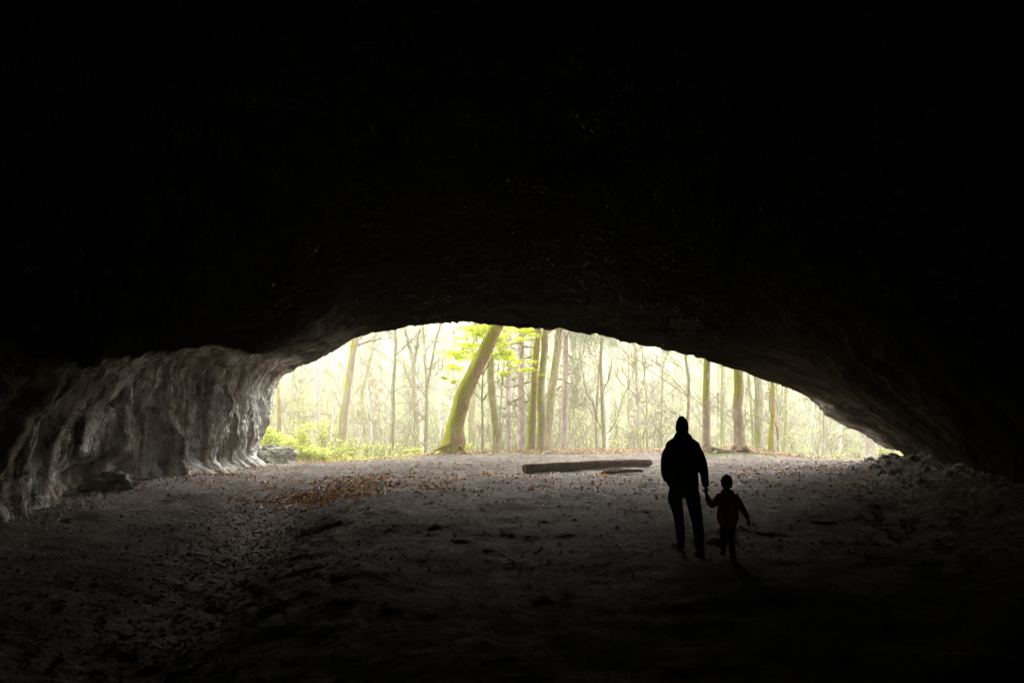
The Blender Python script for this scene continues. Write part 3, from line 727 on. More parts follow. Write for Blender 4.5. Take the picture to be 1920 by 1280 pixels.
px_tree('forked_tree', 'small bare tree forking low into three arms, right of the pinkish spruce', [(1132, 850), (1132, 820), (1131, 780), (1129, 730), (1127, 680), (1127, 650)], 49, [6, 7, 7, 6.5, 5.5, 4.5], M['far'], 16,
        top=12, extra=branch_extra(49, [([(1134, 812), (1118, 785), (1105, 765), (1088, 756), (1075, 752)], .045), ([(1132, 815), (1145, 805), (1160, 775), (1168, 745), (1185, 705), (1193, 655)], .045),
                                ([(1132, 732), (1142, 708), (1147, 680), (1148, 648)], .05), ([(1120, 790), (1112, 755), (1100, 735), (1092, 690), (1085, 655)], .06), ([(1127, 690), (1112, 668), (1100, 655)], .03)], 9))
px_tree('bare_tree', 'bare tree sending long thin branches slanting up left across the gap', [(1292, 850), (1290, 800), (1291, 760), (1290, 700), (1285, 655)], 47, [8, 7, 6, 6, 5], M['far'], 17,
        extra=branch_extra(47, [([(1291, 745), (1262, 722), (1225, 697), (1190, 668), (1155, 647), (1120, 640)], .035), ([(1288, 740), (1255, 705), (1210, 680), (1180, 662)], .03),
                                ([(1291, 700), (1265, 680), (1240, 680), (1205, 690)], .03), ([(1300, 690), (1275, 665), (1240, 655)], .03), ([(1290, 790), (1262, 772), (1240, 770), (1200, 785)], .03),
                                ([(1290, 800), (1250, 765), (1215, 755), (1180, 748)], .025)], 10))
px_tree('tree', 'trunk with bright moss on its upper half, behind the heads of the walkers', [(1326, 842), (1326, 790), (1326, 740), (1327, 680)], 43.5, [16, 15, 14, 13], M['moss_hi'], 18)
px_tree('tree', 'faint pale slender trunk between two moss-topped trunks', [(1355, 842), (1355, 780), (1354, 700)], 56, [10, 9, 8], M['tan'], 19)
big = px_tree('tree', 'big trunk with a mossy upper side above a tangle of bare roots', [(1389, 846), (1386, 810), (1385, 760), (1384, 690)], 42.5, [25, 20, 18, 17], M['moss_hi'], 20, flare=.2, sides=20)
px_tree('tree', 'smooth grey brown trunk right of the tree with bare roots', [(1424, 850), (1423, 790), (1420, 700)], 50, [18, 17, 15], M['grey'], 21)
px_tree('tree', 'narrow leaning trunk close behind the grey brown one', [(1413, 850), (1410, 780), (1404, 700)], 55, [6, 6, 5], M['tan'], 22)
px_tree('bare_tree', 'crooked ivy-green tree right of the grey brown trunk', [(1444, 860), (1447, 810), (1450, 760), (1449, 710)], 47, [12, 10, 9, 8], M['moss'], 23,
        extra=branch_extra(47, [([(1450, 790), (1440, 760), (1437, 730)], .05), ([(1450, 780), (1462, 810), (1467, 850)], .07)], 11))
px_tree('tree', 'slender tan trunk between the ivy-green tree and the birches', [(1472, 860), (1474, 780), (1476, 720)], 58, [9, 8, 8], M['tan'], 24)
px_tree('birch_tree', 'white curving birch stem left of the straight birch', [(1518, 868), (1522, 830), (1528, 790), (1529, 755)], 60, [6, 5.5, 5, 4.5], M['birch'], 25, top=14)
px_tree('birch_tree', 'straight white birch stem under the low right side of the arch', [(1545, 868), (1545, 830), (1544, 770)], 56, [6.5, 6, 5.5], M['birch'], 26, top=14)
px_tree('tree', 'broad reddish trunk low under the right end of the arch', [(1634, 872), (1634, 840), (1633, 800)], 54, [23, 21, 20], M['spruce'], 27, top=12)
px_tree('tree', 'thin mossy tree close to the left pillar behind shrubs', [(523, 850), (523, 800), (522, 740), (520, 690)], 54, [9, 8, 7, 6], M['moss'], 28, top=13)
px_tree('tree', 'thin pale tree with one slanting limb left of the pinkish trunk', [(545, 850), (545, 800), (548, 740), (552, 690)], 62, [7, 6, 6, 5], M['far'], 29, top=13)
px_tree('tree', 'pale slim trunk leaning left behind the slightly leaning mossy trunk', [(690, 845), (684, 790), (680, 740), (690, 690), (702, 640)], 58, [8, 8, 7, 7, 6], M['tan'], 30)

# bare roots and leaves round the big trunk
def roots(parent, seeds, Y, spec, mat=None):
    rng = np.random.default_rng(seeds)
    for (pts, r) in spec:
        P = np.array([at(a, b, Y+rng.uniform(-.4, .1)) for a, b in pts])
        P = P-np.array(parent.location)
        n = len(P); tt = np.linspace(0, n-1, 4*n); Q = catmull(np.arange(n), P, tt)
        mb = MB(); mb.tube(Q, np.linspace(r, r*.45, len(Q)), 8, True, .18, seeds)
        mkobj('root', mb.mesh('root', mat or M['root']), parent)
roots(big, 5, 41.4, [([(1380, 836), (1372, 842), (1362, 846), (1345, 846)], .13), ([(1395, 836), (1402, 842), (1412, 848), (1432, 851), (1450, 853)], .14), ([(1385, 838), (1378, 848), (1366, 852), (1352, 851)], .11),
                     ([(1390, 838), (1392, 846), (1400, 851), (1412, 852)], .11), ([(1372, 848), (1352, 842), (1338, 839), (1322, 843)], .11), ([(1376, 850), (1360, 846), (1342, 840), (1325, 837), (1312, 840)], .09),
                     ([(1384, 842), (1386, 850), (1382, 853)], .09), ([(1340, 840), (1332, 846), (1322, 850)], .08), ([(1400, 846), (1390, 843), (1385, 848), (1388, 853)], .07), ([(1410, 845), (1400, 848), (1396, 853)], .07),
                     ([(1325, 838), (1318, 846), (1314, 851)], .08), ([(1440, 850), (1425, 847), (1412, 846)], .06)])
lean = [o for o in COL.objects if o.name == 'leaning_tree'][0]
roots(lean, 6, 42.6, [([(846, 832), (832, 838), (820, 842), (814, 847)], .13), ([(852, 836), (842, 844), (834, 848)], .11), ([(862, 836), (868, 843), (876, 849)], .10)], M['lean'])

def maple(name, label, base, h, spots, Y, mat, size, seed, cat='tree', r0=.07):
    """thin-stemmed tree with flat layered sprays of leaves at given places"""
    root = empty(name, base); tag(root, label, cat); rng = np.random.default_rng(seed)
    tr = MB(); pts, _ = wander(rng, (0, 0, -.2), (.02, 0, 1), h, 12, .03, .05)
    tr.tube(pts, np.linspace(r0, r0*.3, len(pts)), 8, True); mkobj('trunk', tr.mesh('trunk', M['grey']), root)
    cb = MB(); C = []
    for (px, py, sx, sy, n) in spots:
        c = np.array(at(px, py, Y+rng.uniform(-1, 1)))-np.array(base); s0 = sx*Y/F; s1 = sy*Y/F
        zz = max(.4, min(h*.95, c[2]-.25*abs(c[0]))); i = int(zz/h*11); q = pts[min(i, 11)]
        L = float(np.linalg.norm(c-q))
        P = np.array([q, q*.6+c*.4+np.array((0, 0, .12*L)), c, c+(c-q)/(L+1e-6)*s0])
        PP = catmull(np.arange(4), P, np.linspace(0, 3, 9)); cb.tube(PP, np.linspace(.022, .006, 9), 4, False)
        for k in range(5):
            i = rng.integers(4, 9); d = rng.normal(size=3)*np.array((1, 1, .25)); branches(cb, rng, PP[i-1], d, s0*.9, .006, 1, .1, 0, (1, 3), rmin=.003)
        for l in range(max(2, n//40)):
            lc = c+np.array((rng.normal(0, s0*.7), rng.normal(0, s0*.5), rng.normal(0, s1)))
            m = 46; pp = lc+np.stack([rng.normal(0, s0*.38, m), rng.normal(0, s0*.38, m), rng.normal(0, s1*.22, m)], 1); C.append(pp)
    mkobj('branches', cb.mesh('branches', M['twig']), root)
    C = np.concatenate(C); V, Fc = cards(C, rng.uniform(size*.7, size*1.3, len(C)), rng, .35, .2, .95)
    mkobj('foliage', mkmesh('foliage', V, Fc, mat, False), root)
    return root
bx, by = at(905, 850, 45.2)[0], 45.2
maple('maple_tree', 'slim maple with glowing yellow green leaf layers around the leaning trunk', (bx, by, gz(bx, by)), 9.0,
      [(890, 625, 22, 8, 560), (905, 612, 16, 5, 240), (862, 668, 22, 9, 560), (880, 650, 20, 8, 400), (852, 690, 12, 6, 160), (828, 706, 8, 3, 70), (846, 717, 6, 3, 30), (948, 655, 16, 10, 420), (932, 640, 14, 8, 240), (965, 625, 22, 8, 380),
       (1000, 622, 22, 5, 260), (957, 678, 16, 6, 280), (985, 688, 16, 6, 200), (1005, 698, 8, 4, 100), (930, 665, 12, 6, 160), (950, 700, 12, 4, 60)], 44.6, M['maple'], .135, 41)
def shrub(px, py, Y, h, w, n, label, seed, mat='herb', size=.11, leafz=(.25, 1)):
    rng = np.random.default_rng(seed)
    x = at(px, py, Y)[0]; root = empty('shrub', (x, Y, gz(x, Y)), rng.uniform(0, 6)); tag(root, label, 'shrub')
    sb = MB(); C = []
    for k in range(9):
        az = rng.uniform(0, 6.28); tl = rng.uniform(.1, .7)*w/h
        pts, _ = wander(rng, (0, 0, -.05), (math.cos(az)*tl, math.sin(az)*tl, 1), h*rng.uniform(.7, 1.05), 6, .09, 0)
        sb.tube(pts, np.linspace(.02, .006, 7), 4, False)
        for l in range(5):
            i = rng.integers(2, 7); a2 = rng.uniform(0, 6.28); d = np.array((math.cos(a2), math.sin(a2), .15)); e = pts[i]+d*w*rng.uniform(.1, .35)
            sb.tube(np.array([pts[i], (pts[i]+e)/2+(0, 0, .03), e]), [.008, .006, .004], 3, False)
            m = max(3, n//45); C.append(e+np.stack([rng.normal(0, w*.13, m), rng.normal(0, w*.13, m), rng.normal(0, h*.035, m)], 1))
    mkobj('stems', sb.mesh('stems', M['twig']), root)
    C = np.concatenate(C); V, Fc = cards(C, rng.uniform(size*.6, size*1.3, len(C)), rng, .4, .25, .85)
    mkobj('foliage', mkmesh('foliage', V, Fc, M[mat], False), root)
for i, a in enumerate([
        (503, 850, 43, 1.9, 1.1, 900, 'bright yellow green shrub pressed against the left pillar'),
        (520, 850, 43.5, 1.6, 1.2, 900, 'dense low shrub right of the pillar shrub'),
        (545, 855, 42.8, 1.3, 1.2, 1000, 'broad leafy shrub below the pale pinkish trunk, left side'),
        (560, 850, 44.5, 1.9, 1.4, 900, 'tall airy shrub standing over the broad leafy one'),
        (552, 858, 42.0, .7, .9, 500, 'dark low clump in front of the broad leafy shrub'),
        (578, 858, 42.6, .8, 1.1, 700, 'low yellow clump beside the pale pinkish trunk'),
        (606, 860, 42.2, .7, 1.0, 500, 'vivid green tuft at the edge of the bare floor'),
        (605, 845, 45.5, 1.9, 1.1, 500, 'upright sparse shrub with bright tips by the pinkish trunk'),
        (635, 852, 44.0, .8, 1.1, 300, 'low mixed shrub under the slightly leaning mossy trunk'),
        (660, 845, 46.0, 1.4, 1.3, 280, 'loose shrub right of the slightly leaning mossy trunk'),
        (690, 850, 45.5, 1.2, 1.2, 220, 'flat-layered pale shrub in the gap before the thin grey tree'),
        (718, 850, 46.5, 1.3, 1.2, 200, 'thin shrub with horizontal sprays left of the thin grey tree'),
        (755, 850, 47.5, 1.2, 1.1, 180, 'pale shrub between the thin grey tree and the crooked one'),
        (780, 848, 45.0, .6, .7, 250, 'fresh green clump at the foot of the crooked bare tree'),
        (570, 800, 52, 4.2, 2.0, 500, 'tall shrub with a floating yellow spray left of the pinkish trunk'),
        (880, 846, 47, .9, 1.0, 200, 'small green plant behind the base of the leaning tree'),
        (1500, 866, 52, 3.4, 2.4, 420, 'loose green shrub left of the white birches'),
        (1580, 868, 50, 2.6, 2.2, 420, 'leafy shrub right of the straight birch'),
        (1660, 866, 46, 1.6, 1.6, 350, 'low shrub in the last gap under the right end of the arch')]):
    shrub(*a, seed=100+i, leafz=None)

# wood on the far slope: individual trees, copies of eight grown kinds
def far_proto(seed, mat, h, r, lo, cnt, L, lean=.04, lv=2, evergreen=False):
    rng = np.random.default_rng(seed); tb = MB(); cb = MB()
    pts, _ = wander(rng, (0, 0, -.6), (rng.normal(0, lean), rng.normal(0, lean), 1), h, 12, .035, .03)
    R = np.linspace(r, r*.2, 13); tb.tube(pts, R, 7, False, .08, seed)
    for k in range(cnt):
        t = rng.uniform(lo, .97)*12; i = int(t); q = pts[i]*(1-t+i)+pts[i+1]*(t-i)
        az = rng.uniform(0, 6.28); up = rng.uniform(.3, 1.3) if not evergreen else rng.uniform(-.3, .1)
        branches(cb, rng, q, (math.cos(az), math.sin(az), up), L*rng.uniform(.5, 1.1)*(1.15-t/14), R[i]*.4, lv, .13, .05 if not evergreen else 0, (2, 4), rmin=.015)
    return tb.mesh('trunk', mat), cb.mesh('crown', M['twig'] if mat is not M['birch'] else M['birch'])
KIND = {
 'beech': dict(name='beech_tree', cat='tree', lab='pale bare beech rising from the far wooded slope', grp='bare beeches on the far slope'),
 'thin': dict(name='young_tree', cat='tree', lab='thin young bare tree crowded on the slope across the valley', grp='thin young trees across the valley'),
 'spruce': dict(name='spruce_tree', cat='tree', lab='straight pinkish conifer trunk far back in the wood', grp='conifer trunks far back in the wood'),
}
PROTO = {'beech': [far_proto(201+i, M['far'], 17+2*i, .17+.03*i, .22, 20, 4.5) for i in range(4)],
         'thin': [far_proto(221+i, M['far'] if i % 2 else M['grey'], 9+1.5*i, .06+.012*i, .12, 16, 2.4, .09) for i in range(5)],
         'spruce': [far_proto(241+i, M['spruce'], 22, .2+.03*i, .15, 34, 1.7, .015, 1, True) for i in range(2)]}
def place_far(kind, x, y, rz, sc):
    K = KIND[kind]; tb, cb = PROTO[kind][rf.randrange(len(PROTO[kind]))]
    e = empty(K['name'], (x, y, gz(x, y)), rz); e.scale = (sc, sc, sc)
    tag(e, K['lab'], K['cat'], K['grp'])
    mkobj('trunk', tb, e); mkobj('crown', cb, e)
rf = random.Random(77)
for kind, n, y0, y1 in (('beech', 105, 60, 150), ('thin', 165, 54, 120), ('spruce', 22, 62, 140)):
    k = 0
    while k < n:
        y = y0+(y1-y0)*rf.random()**1.1; x = y*rf.uniform(-.37, .56)
        place_far(kind, x, y, rf.uniform(0, 6.28), rf.uniform(.8, 1.2)); k += 1

# brush and spring green, uncountable
def undergrowth():
    rng = np.random.default_rng(55); mb = MB()
    n = 8500
    Y = 50+75*rng.random(n)**1.2; X = Y*rng.uniform(-.38, .58, n); Z = ground(X, Y)
    keep = Y > 49+np.maximum(0, 0)
    for x, y, z in zip(X, Y, Z):
        h = rng.uniform(.8, 4.2); l = rng.normal(0, .16, 2)*h
        p0 = np.array((x, y, z-.1)); p2 = p0+(l[0], l[1], h); p1 = (p0+p2)/2+rng.normal(0, .08*h, 3)
        r = rng.uniform(.008, .022)*(.6+y/90)
        mb.tube(np.array([p0, p1, p2]), [r, r*.8, r*.4], 3, False)
        for k in range(3):
            q = p0+(p2-p0)*rng.uniform(.3, .9); e = q+np.array((rng.normal(0, .3)*h*.5, rng.normal(0, .2)*h*.5, rng.uniform(0, .35)*h))
            mb.tube(np.array([q, (q+e)/2+rng.normal(0, .05, 3), e]), [r*.6, r*.5, r*.3], 3, False)
    o = mkobj('undergrowth', mb.mesh('undergrowth', M['twig'], False)); tag(o, 'tangled thin brushwood filling the wood behind the cave mouth', 'undergrowth', kind='stuff')
    # clustered light leaves low in the wood
    C = []
    for k in range(1500):
        y = 50+65*rng.random(); x = y*rng.uniform(-.37, .56); z = gz0(x, y)+rng.uniform(.2, 3.2)+ (rng.random() < .2)*rng.uniform(0, 5)
        m = rng.integers(8, 32); s = rng.uniform(.25, .8)
        C.append(np.array((x, y, z))+np.stack([rng.normal(0, s, m), rng.normal(0, s, m), rng.normal(0, s*.25, m)], 1))
    C = np.concatenate(C); V, Fc = cards(C, rng.uniform(.06, .15, len(C)), rng, .5, .2, .9)
    o = mkobj('spring_foliage', mkmesh('spring_foliage', V, Fc, M['spring'], False)); tag(o, 'sparse pale green leaves hanging through the brushwood', 'foliage', kind='stuff')
    n = 9000
    X = rng.uniform(-17, -3.2, n); Y = 41.2+rng.random(n)*8; keep = rng.random(n) < 1-sst(-11, -6, X)*.85
    X, Y = X[keep], Y[keep]; z = ground(X, Y)+np.abs(rng.normal(0, .14, len(X)))
    V, Fc = cards(np.stack([X, Y, z], 1), rng.uniform(.05, .12, len(X)), rng, .6, .2, .8)
    o = mkobj('herb_cover', mkmesh('herb_cover', V, Fc, M['herb'], False)); tag(o, 'fresh green ground plants carpeting the bank left of the mouth', 'ground cover', kind='stuff')
def gz0(x, y): return float(ground(np.array([x]), np.array([y]), False)[0])
undergrowth()

# ---------------------------------------------------------------- log and sticks
def log(name, label, p0, p1, r0, r1, seed, cat='log', mat='log', rough=.10, bend=.03):
    p0 = np.array(p0, float); p1 = np.array(p1, float); root = empty(name, tuple(p0)); tag(root, label, cat)
    d = p1-p0; tt = np.linspace(0, 1, 30)
    P = tt[:, None]*d; P[:, 2] += bend*np.sin(tt*math.pi)+.012*fbm(tt*6, seed, 0, 2, 3); P[:, 1] += .03*fbm(tt*3, seed+4, 0, 2, 3)
    mb = MB(); RR = np.linspace(r0, r1, 30); RR[0] *= .86; RR[-1] *= .8; mb.tube(P, RR, 20, False, rough, seed); mkobj('bark', mb.mesh('bark', M[mat]), root)
    for e, r, s in ((0, r0, -1), (29, r1, 1)):
        cb = MB(); a = P[e]; u = d/np.linalg.norm(d)
        cb.tube(np.array([a-u*.01, a+s*u*.015]), [r*.84, r*.78], 20, True, rough, seed); mkobj('cut_end', cb.mesh('cut_end', M['cut']), root)
    return root
x0, y0 = at(984, 870, 27.6)[0], 27.6; x1, y1 = at(1219, 864, 31.5)[0], 31.5
log('fallen_log', 'long straight brown log lying across the bright end of the floor', (x0, y0, gz(x0, y0)+.17), (x1, y1, gz(x1, y1)+.15), .175, .14, 3)
def onfloor(px, py, Y, dz): 
    x = at(px, py, Y)[0]; return (x, Y, gz(x, Y)+dz)
log('branch_piece', 'short thick branch piece lying in front of the log, its right part', onfloor(1145, 877, 27.6, .07), onfloor(1204, 873, 27.9, .07), .075, .06, 5, 'branch', 'log', .12)
log('branch_piece', 'stubby branch stump in front of the log, left of the thick piece', onfloor(1130, 879, 27.3, .06), onfloor(1152, 876, 27.8, .08), .075, .06, 6, 'branch', 'log', .15)
log('branch_piece', 'thin crooked stick resting between the log and the branch pieces', onfloor(1132, 874, 27.9, .1), onfloor(1165, 872, 28.6, .12), .04, .03, 7, 'branch', 'log', .15)

# ---------------------------------------------------------------- people
DG = []
def fused(name, parts, mat, voxel, parent=None, smooth=3):
    """parts: closed lofts; fused into one continuous surface by voxel remesh and baked"""
    mb = MB()
    for pts, rad, sq in parts:
        P = np.array(pts, float); n = len(P)
        k = max(8, n*5); tt = np.linspace(0, n-1, k); R = np.array(rad, float)
        if R.ndim == 1: R = np.stack([R, R], 1)
        if n > 2: PP = catmull(np.arange(n), P, tt); RR = np.maximum(catmull(np.arange(n), R, tt), 1e-3)
        else: PP = P[0]+(P[1]-P[0])*tt[:, None]; RR = R[0]+(R[1]-R[0])*tt[:, None]
        T = np.gradient(PP, axis=0); T /= np.linalg.norm(T, axis=1)[:, None]+1e-9
        # rounded ends
        for sgn, e in ((-1, 0), (1, -1)):
            cap = []; cr = []
            for a in (25, 50, 70, 84):
                aa = math.radians(a); m = RR[e].min()
                cap.append(PP[e]+sgn*T[e]*m*math.sin(aa)*sq); cr.append(RR[e]*math.cos(aa))
            if sgn < 0: PP = np.concatenate([cap[::-1], PP]); RR = np.concatenate([cr[::-1], RR]); T = np.concatenate([[T[0]]*4, T])
            else: PP = np.concatenate([PP, cap]); RR = np.concatenate([RR, cr]); T = np.concatenate([T, [T[-1]]*4])
        ref = np.array((0., 1, 0)); 
        if abs(T[:, 1]).mean() > .8: ref = np.array((0., 0, 1))
        A = np.cross(T, ref); A /= np.linalg.norm(A, axis=1)[:, None]+1e-9; B = np.cross(A, T)
        sd = 20; th = np.arange(sd)/sd*2*math.pi
        ring = PP[:, None]+np.cos(th)[None, :, None]*A[:, None]*RR[:, :1, None]+np.sin(th)[None, :, None]*B[:, None]*RR[:, 1:, None]
        V = ring.reshape(-1, 3); m = len(PP); Fc = []
        for i in range(m-1):
            for q in range(sd):
                a = i*sd+q; b = i*sd+(q+1) % sd; Fc.append((a, b, b+sd, a+sd))
        Fc.append(tuple(range(sd))[::-1]); Fc.append(tuple(range((m-1)*sd, m*sd)))
        mb.add(V, Fc)
    me = mb.mesh(name, mat); o = bpy.data.objects.new(name, me); COL.objects.link(o)
    r = o.modifiers.new('r', 'REMESH'); r.mode = 'VOXEL'; r.voxel_size = voxel; r.use_smooth_shade = True
    s = o.modifiers.new('s', 'SMOOTH'); s.factor = .5; s.iterations = smooth
    bpy.context.view_layer.update()
    dg = bpy.context.evaluated_depsgraph_get(); me2 = bpy.data.meshes.new_from_object(o.evaluated_get(dg))
    o.modifiers.clear(); o.data = me2
    if not me2.materials: me2.materials.append(mat)
    me2.polygons.foreach_set('use_smooth', np.ones(len(me2.polygons), bool))
    if parent: o.parent = parent
    return o
def hand(w, d, side, k=1.0, curl=.5, palm_n=(1, 0, 0)):
    """w wrist point, d direction of hand, side = +1/-1 where the thumb goes along Y; fingers curl towards palm_n"""
    w = np.array(w, float); d = np.array(d, float); d /= np.linalg.norm(d)
    pn = np.array(palm_n, float); pn -= pn.dot(d)*d; pn /= np.linalg.norm(pn); s = np.cross(d, pn)*side
    parts = [([w, w+d*.045*k, w+d*.085*k], [(.022*k, .026*k), (.020*k, .038*k), (.017*k, .040*k)], .6)]
    for i, (off, L) in enumerate(((.030, .070), (.011, .080), (-.009, .074), (-.028, .058))):
        p = w+d*.085*k+s*off*k; pts = [p]; a = 0
        for j in range(3):
            a += curl*(.75+.08*i); q = d*math.cos(a)+pn*math.sin(a); p = p+q*L*k*(.42, .32, .26)[j]; pts.append(p)
        parts.append((pts, [.0098*k, .009*k, .0085*k, .007*k], 1))
    p = w+d*.02*k+s*.026*k; q = p+(d*.6+s*.7+pn*.35)*.035*k; e = q+(d*.85+s*.1+pn*.55)*.032*k
    parts.append(([p, q, e], [.013*k, .0115*k, .009*k], 1))
    return parts

AX, AY = 2.268, 10.55
ag = gz(AX+.15, 10.45)
def A(*p): return (p[0], p[1], p[2])
torso = [([(0.01, .12, .90), (.01, .12, 1.05), (.0, .115, 1.2), (0, .11, 1.34), (0, .11, 1.45), (0, .115, 1.53)],
          [(.155, .10), (.15, .10), (.165, .11), (.175, .11), (.15, .085), (.07, .06)], .5)]
head = [([(.0, .13, 1.50), (0, .135, 1.58)], [.055, .055], 1),
        ([(0, .135, 1.57), (0, .135, 1.62), (0, .135, 1.68), (0, .13, 1.73)], [(.05, .06), (.068, .085), (.074, .095), (.06, .08)], 1),
        ([(0, .235, 1.655), (0, .25, 1.625)], [.012, .015], 1),                     # nose
        ([(-.02, .222, 1.59), (.02, .222, 1.59)], [.008, .008], 1),                 # lips
        ([(-.078, .13, 1.66), (-.08, .13, 1.62)], [.012, .010], 1), ([(.078, .13, 1.66), (.08, .13, 1.62)], [.012, .010], 1),
        ([(-.028, .212, 1.668), (-.03, .213, 1.668)], [.014, .012], 1), ([(.028, .212, 1.668), (.03, .213, 1.668)], [.014, .012], 1)]
legR = [(.09, .12, .92), (.125, .15, .72), (.160, .14, .50), (.162, .02, .27), (.152, -.06, .09)]
legL = [(-.075, .12, .92), (-.075, .29, .72), (-.01, .47, .52), (.035, .58, .29), (.062, .68, .10)]
armR = [(.165, .12, 1.395), (.222, .10, 1.28), (.255, .07, 1.14), (.262, .05, 1.02), (.268, .03, .92)]
armL = [(-.165, .12, 1.395), (-.222, .09, 1.28), (-.245, .06, 1.15), (-.235, .12, 1.05), (-.20, .19, .98)]
body = torso + head + [(legR, [.085, .078, .055, .048, .036], 1), (legL, [.085, .078, .055, .048, .036], 1),
        (armR, [.048, .045, .038, .034, .026], 1), (armL, [.048, .045, .038, .034, .026], 1),
        ([(.152, -.12, .05), (.17, .08, .035)], [(.036, .035), (.04, .02)], 1), ([(.062, .66, .05), (.062, .84, .035)], [(.036, .035), (.04, .02)], 1)]
body += hand((.268, .03, .915), (.02, .06, -1), 1, 1.0, .42, (1, 0, -.2)) + hand((-.195, .20, .98), (.25, .75, -.5), 1, 1.0, .25, (.6, 0, -.3))
man = fused('person', body, M['skin'], .0075)
man.location = (AX, AY, ag)
tag(man, 'adult in dark hooded jacket and beanie walking away, holding the child by the hand', 'person')
fused('jacket', [([(.012, .12, .88), (.010, .12, 1.0), (.004, .115, 1.15), (0, .11, 1.30), (0, .11, 1.40), (0, .115, 1.47), (0, .12, 1.545)],
                  [(.190, .135), (.188, .135), (.188, .14), (.188, .145), (.155, .13), (.115, .11), (.10, .10)], .25),
                 ([(-.168, .12, 1.415), (-.11, .12, 1.455), (0, .12, 1.50), (.11, .12, 1.455), (.168, .12, 1.415)], [(.068, .085), (.068, .085), (.07, .085), (.068, .085), (.068, .085)], .8),
                 (armR, [.066, .066, .060, .054, .047], .9), (armL, [.066, .070, .065, .058, .050], .9),
                 ([(-.075, .075, 1.515), (0, .035, 1.50), (.075, .075, 1.515)], [.05, .06, .05], 1),
                 ([(-.085, .13, 1.50), (-.07, .2, 1.51), (0, .22, 1.50), (.07, .2, 1.51), (.085, .13, 1.50)], [.036]*5, 1),
                 ([(0, .115, 1.52), (0, .112, 1.565), (0, .108, 1.59)], [(.116, .115), (.106, .11), (.084, .10)], .3),
                 ([(-.06, .12, 1.545), (.06, .12, 1.545)], [(.05, .05)]*2, 1),
                 ([(-.20, .02, .93), (-.205, .10, .93)], [.016, .016], 1)], M['jacket'], .011, man)
fused('trousers', [([(.01, .12, .80), (.012, .12, .94)], [(.145, .12), (.168, .12)], .5),
                   ([(.09, .12, .88), (.125, .15, .72), (.160, .14, .50), (.162, .02, .28), (.152, -.06, .11)], [.100, .098, .080, .068, .060], .4),
                   ([(-.075, .12, .88), (-.082, .29, .72), (-.012, .47, .52), (.034, .58, .29), (.060, .67, .12)], [.100, .096, .076, .064, .058], .4)], M['trousers'], .010, man)
fused('beanie', [([(0, .125, 1.625), (0, .128, 1.67), (0, .128, 1.72), (-.003, .125, 1.765), (-.006, .122, 1.79)], [(.081, .105), (.084, .108), (.078, .10), (.062, .08), (.042, .055)], .6)], M['knit'], .008, man)
def shoe(parent, heel, toe, k=1.0, sole_mat='sole', mat='shoe'):
    h = np.array(heel, float); t = np.array(toe, float); d = t-h
    s = fused('shoe', [([h+(0, 0, .045*k), h+d*.35+(0, 0, .045*k), h+d*.75+(0, 0, .03*k), t+(0, 0, .025*k)], [(.040*k, .045*k), (.042*k, .045*k), (.046*k, .032*k), (.038*k, .025*k)], .9),
                       ([h+d*.12+(0, 0, .05*k), h+d*.14+(0, 0, .12*k)], [.043*k, .045*k], .4)], M[mat], .007*k, parent)
    fused('sole', [([h+(0, 0, .008*k), h+d*.5+(0, 0, .008*k), t+(0, 0, .010*k)], [(.040*k, .012*k), (.042*k, .012*k), (.036*k, .012*k)], 1.5)], M[sole_mat], .006*k, s)
shoe(man, (.150, -.13, .0), (.175, .12, .0), 1.1, 'shoe')
gl = gz(AX+.06, AY+.75)-ag
shoe(man, (.058, .62, .01+gl), (.055, .88, .0+gl), 1.1, 'sole')

CX, CY = 2.780, 10.45
cg = gz(CX, CY)
ch_legR = [(.045, 0, .44), (.045, .02, .32), (.040, .03, .23), (.036, -.02, .13), (.036, -.04, .06)]
ch_legL = [(-.04, 0, .44), (-.045, .06, .33), (-.035, .12, .24), (-.025, .15, .14), (-.02, .20, .08)]
ch_armL = [(-.09, 0, .785), (-.15, -.01, .72), (-.19, .02, .675), (-.22, .05, .715), (-.240, .085, .765)]
ch_armR = [(.09, 0, .785), (.145, -.01, .71), (.185, -.02, .63), (.222, -.01, .57), (.252, 0, .515)]
cb_ = [([(0, 0, .42), (0, 0, .55), (0, 0, .68), (0, 0, .79), (0, 0, .85)], [(.09, .07), (.085, .07), (.09, .07), (.085, .06), (.035, .035)], .6),
       ([(0, 0, .84), (0, 0, .88)], [.036, .036], 1), ([(0, .005, .88), (0, .005, .93), (0, .005, .97), (0, 0, 1.0)], [(.045, .055), (.062, .072), (.064, .078), (.052, .066)], 1),
       ([(0, .085, .925), (0, .09, .915)], [.009, .01], 1), ([(-.065, 0, .93), (-.066, 0, .91)], [.01, .009], 1), ([(.065, 0, .93), (.066, 0, .91)], [.01, .009], 1),
       (ch_legR, [.05, .045, .036, .032, .026], 1), (ch_legL, [.05, .045, .036, .032, .026], 1), (ch_armL, [.03, .027, .024, .021, .017], 1), (ch_armR, [.03, .027, .024, .021, .017], 1),
       ([(.036, -.06, .03), (.042, .05, .025)], [.022, .02], 1), ([(-.02, .17, .045), (-.02, .28, .03)], [.022, .02], 1)]
cb_ += hand((-.240, .085, .765), (-.25, .15, .9), 1, .75, .45, (-.6, 0, .2)) + hand((.252, 0, .515), (.35, .05, -1), -1, .8, .55, (-.5, 0, -.3))
kid = fused('person', cb_, M['skin'], .0055); kid.location = (CX, CY, cg)
tag(kid, 'small child in dark red coat and grey knit hat walking beside the adult', 'person')
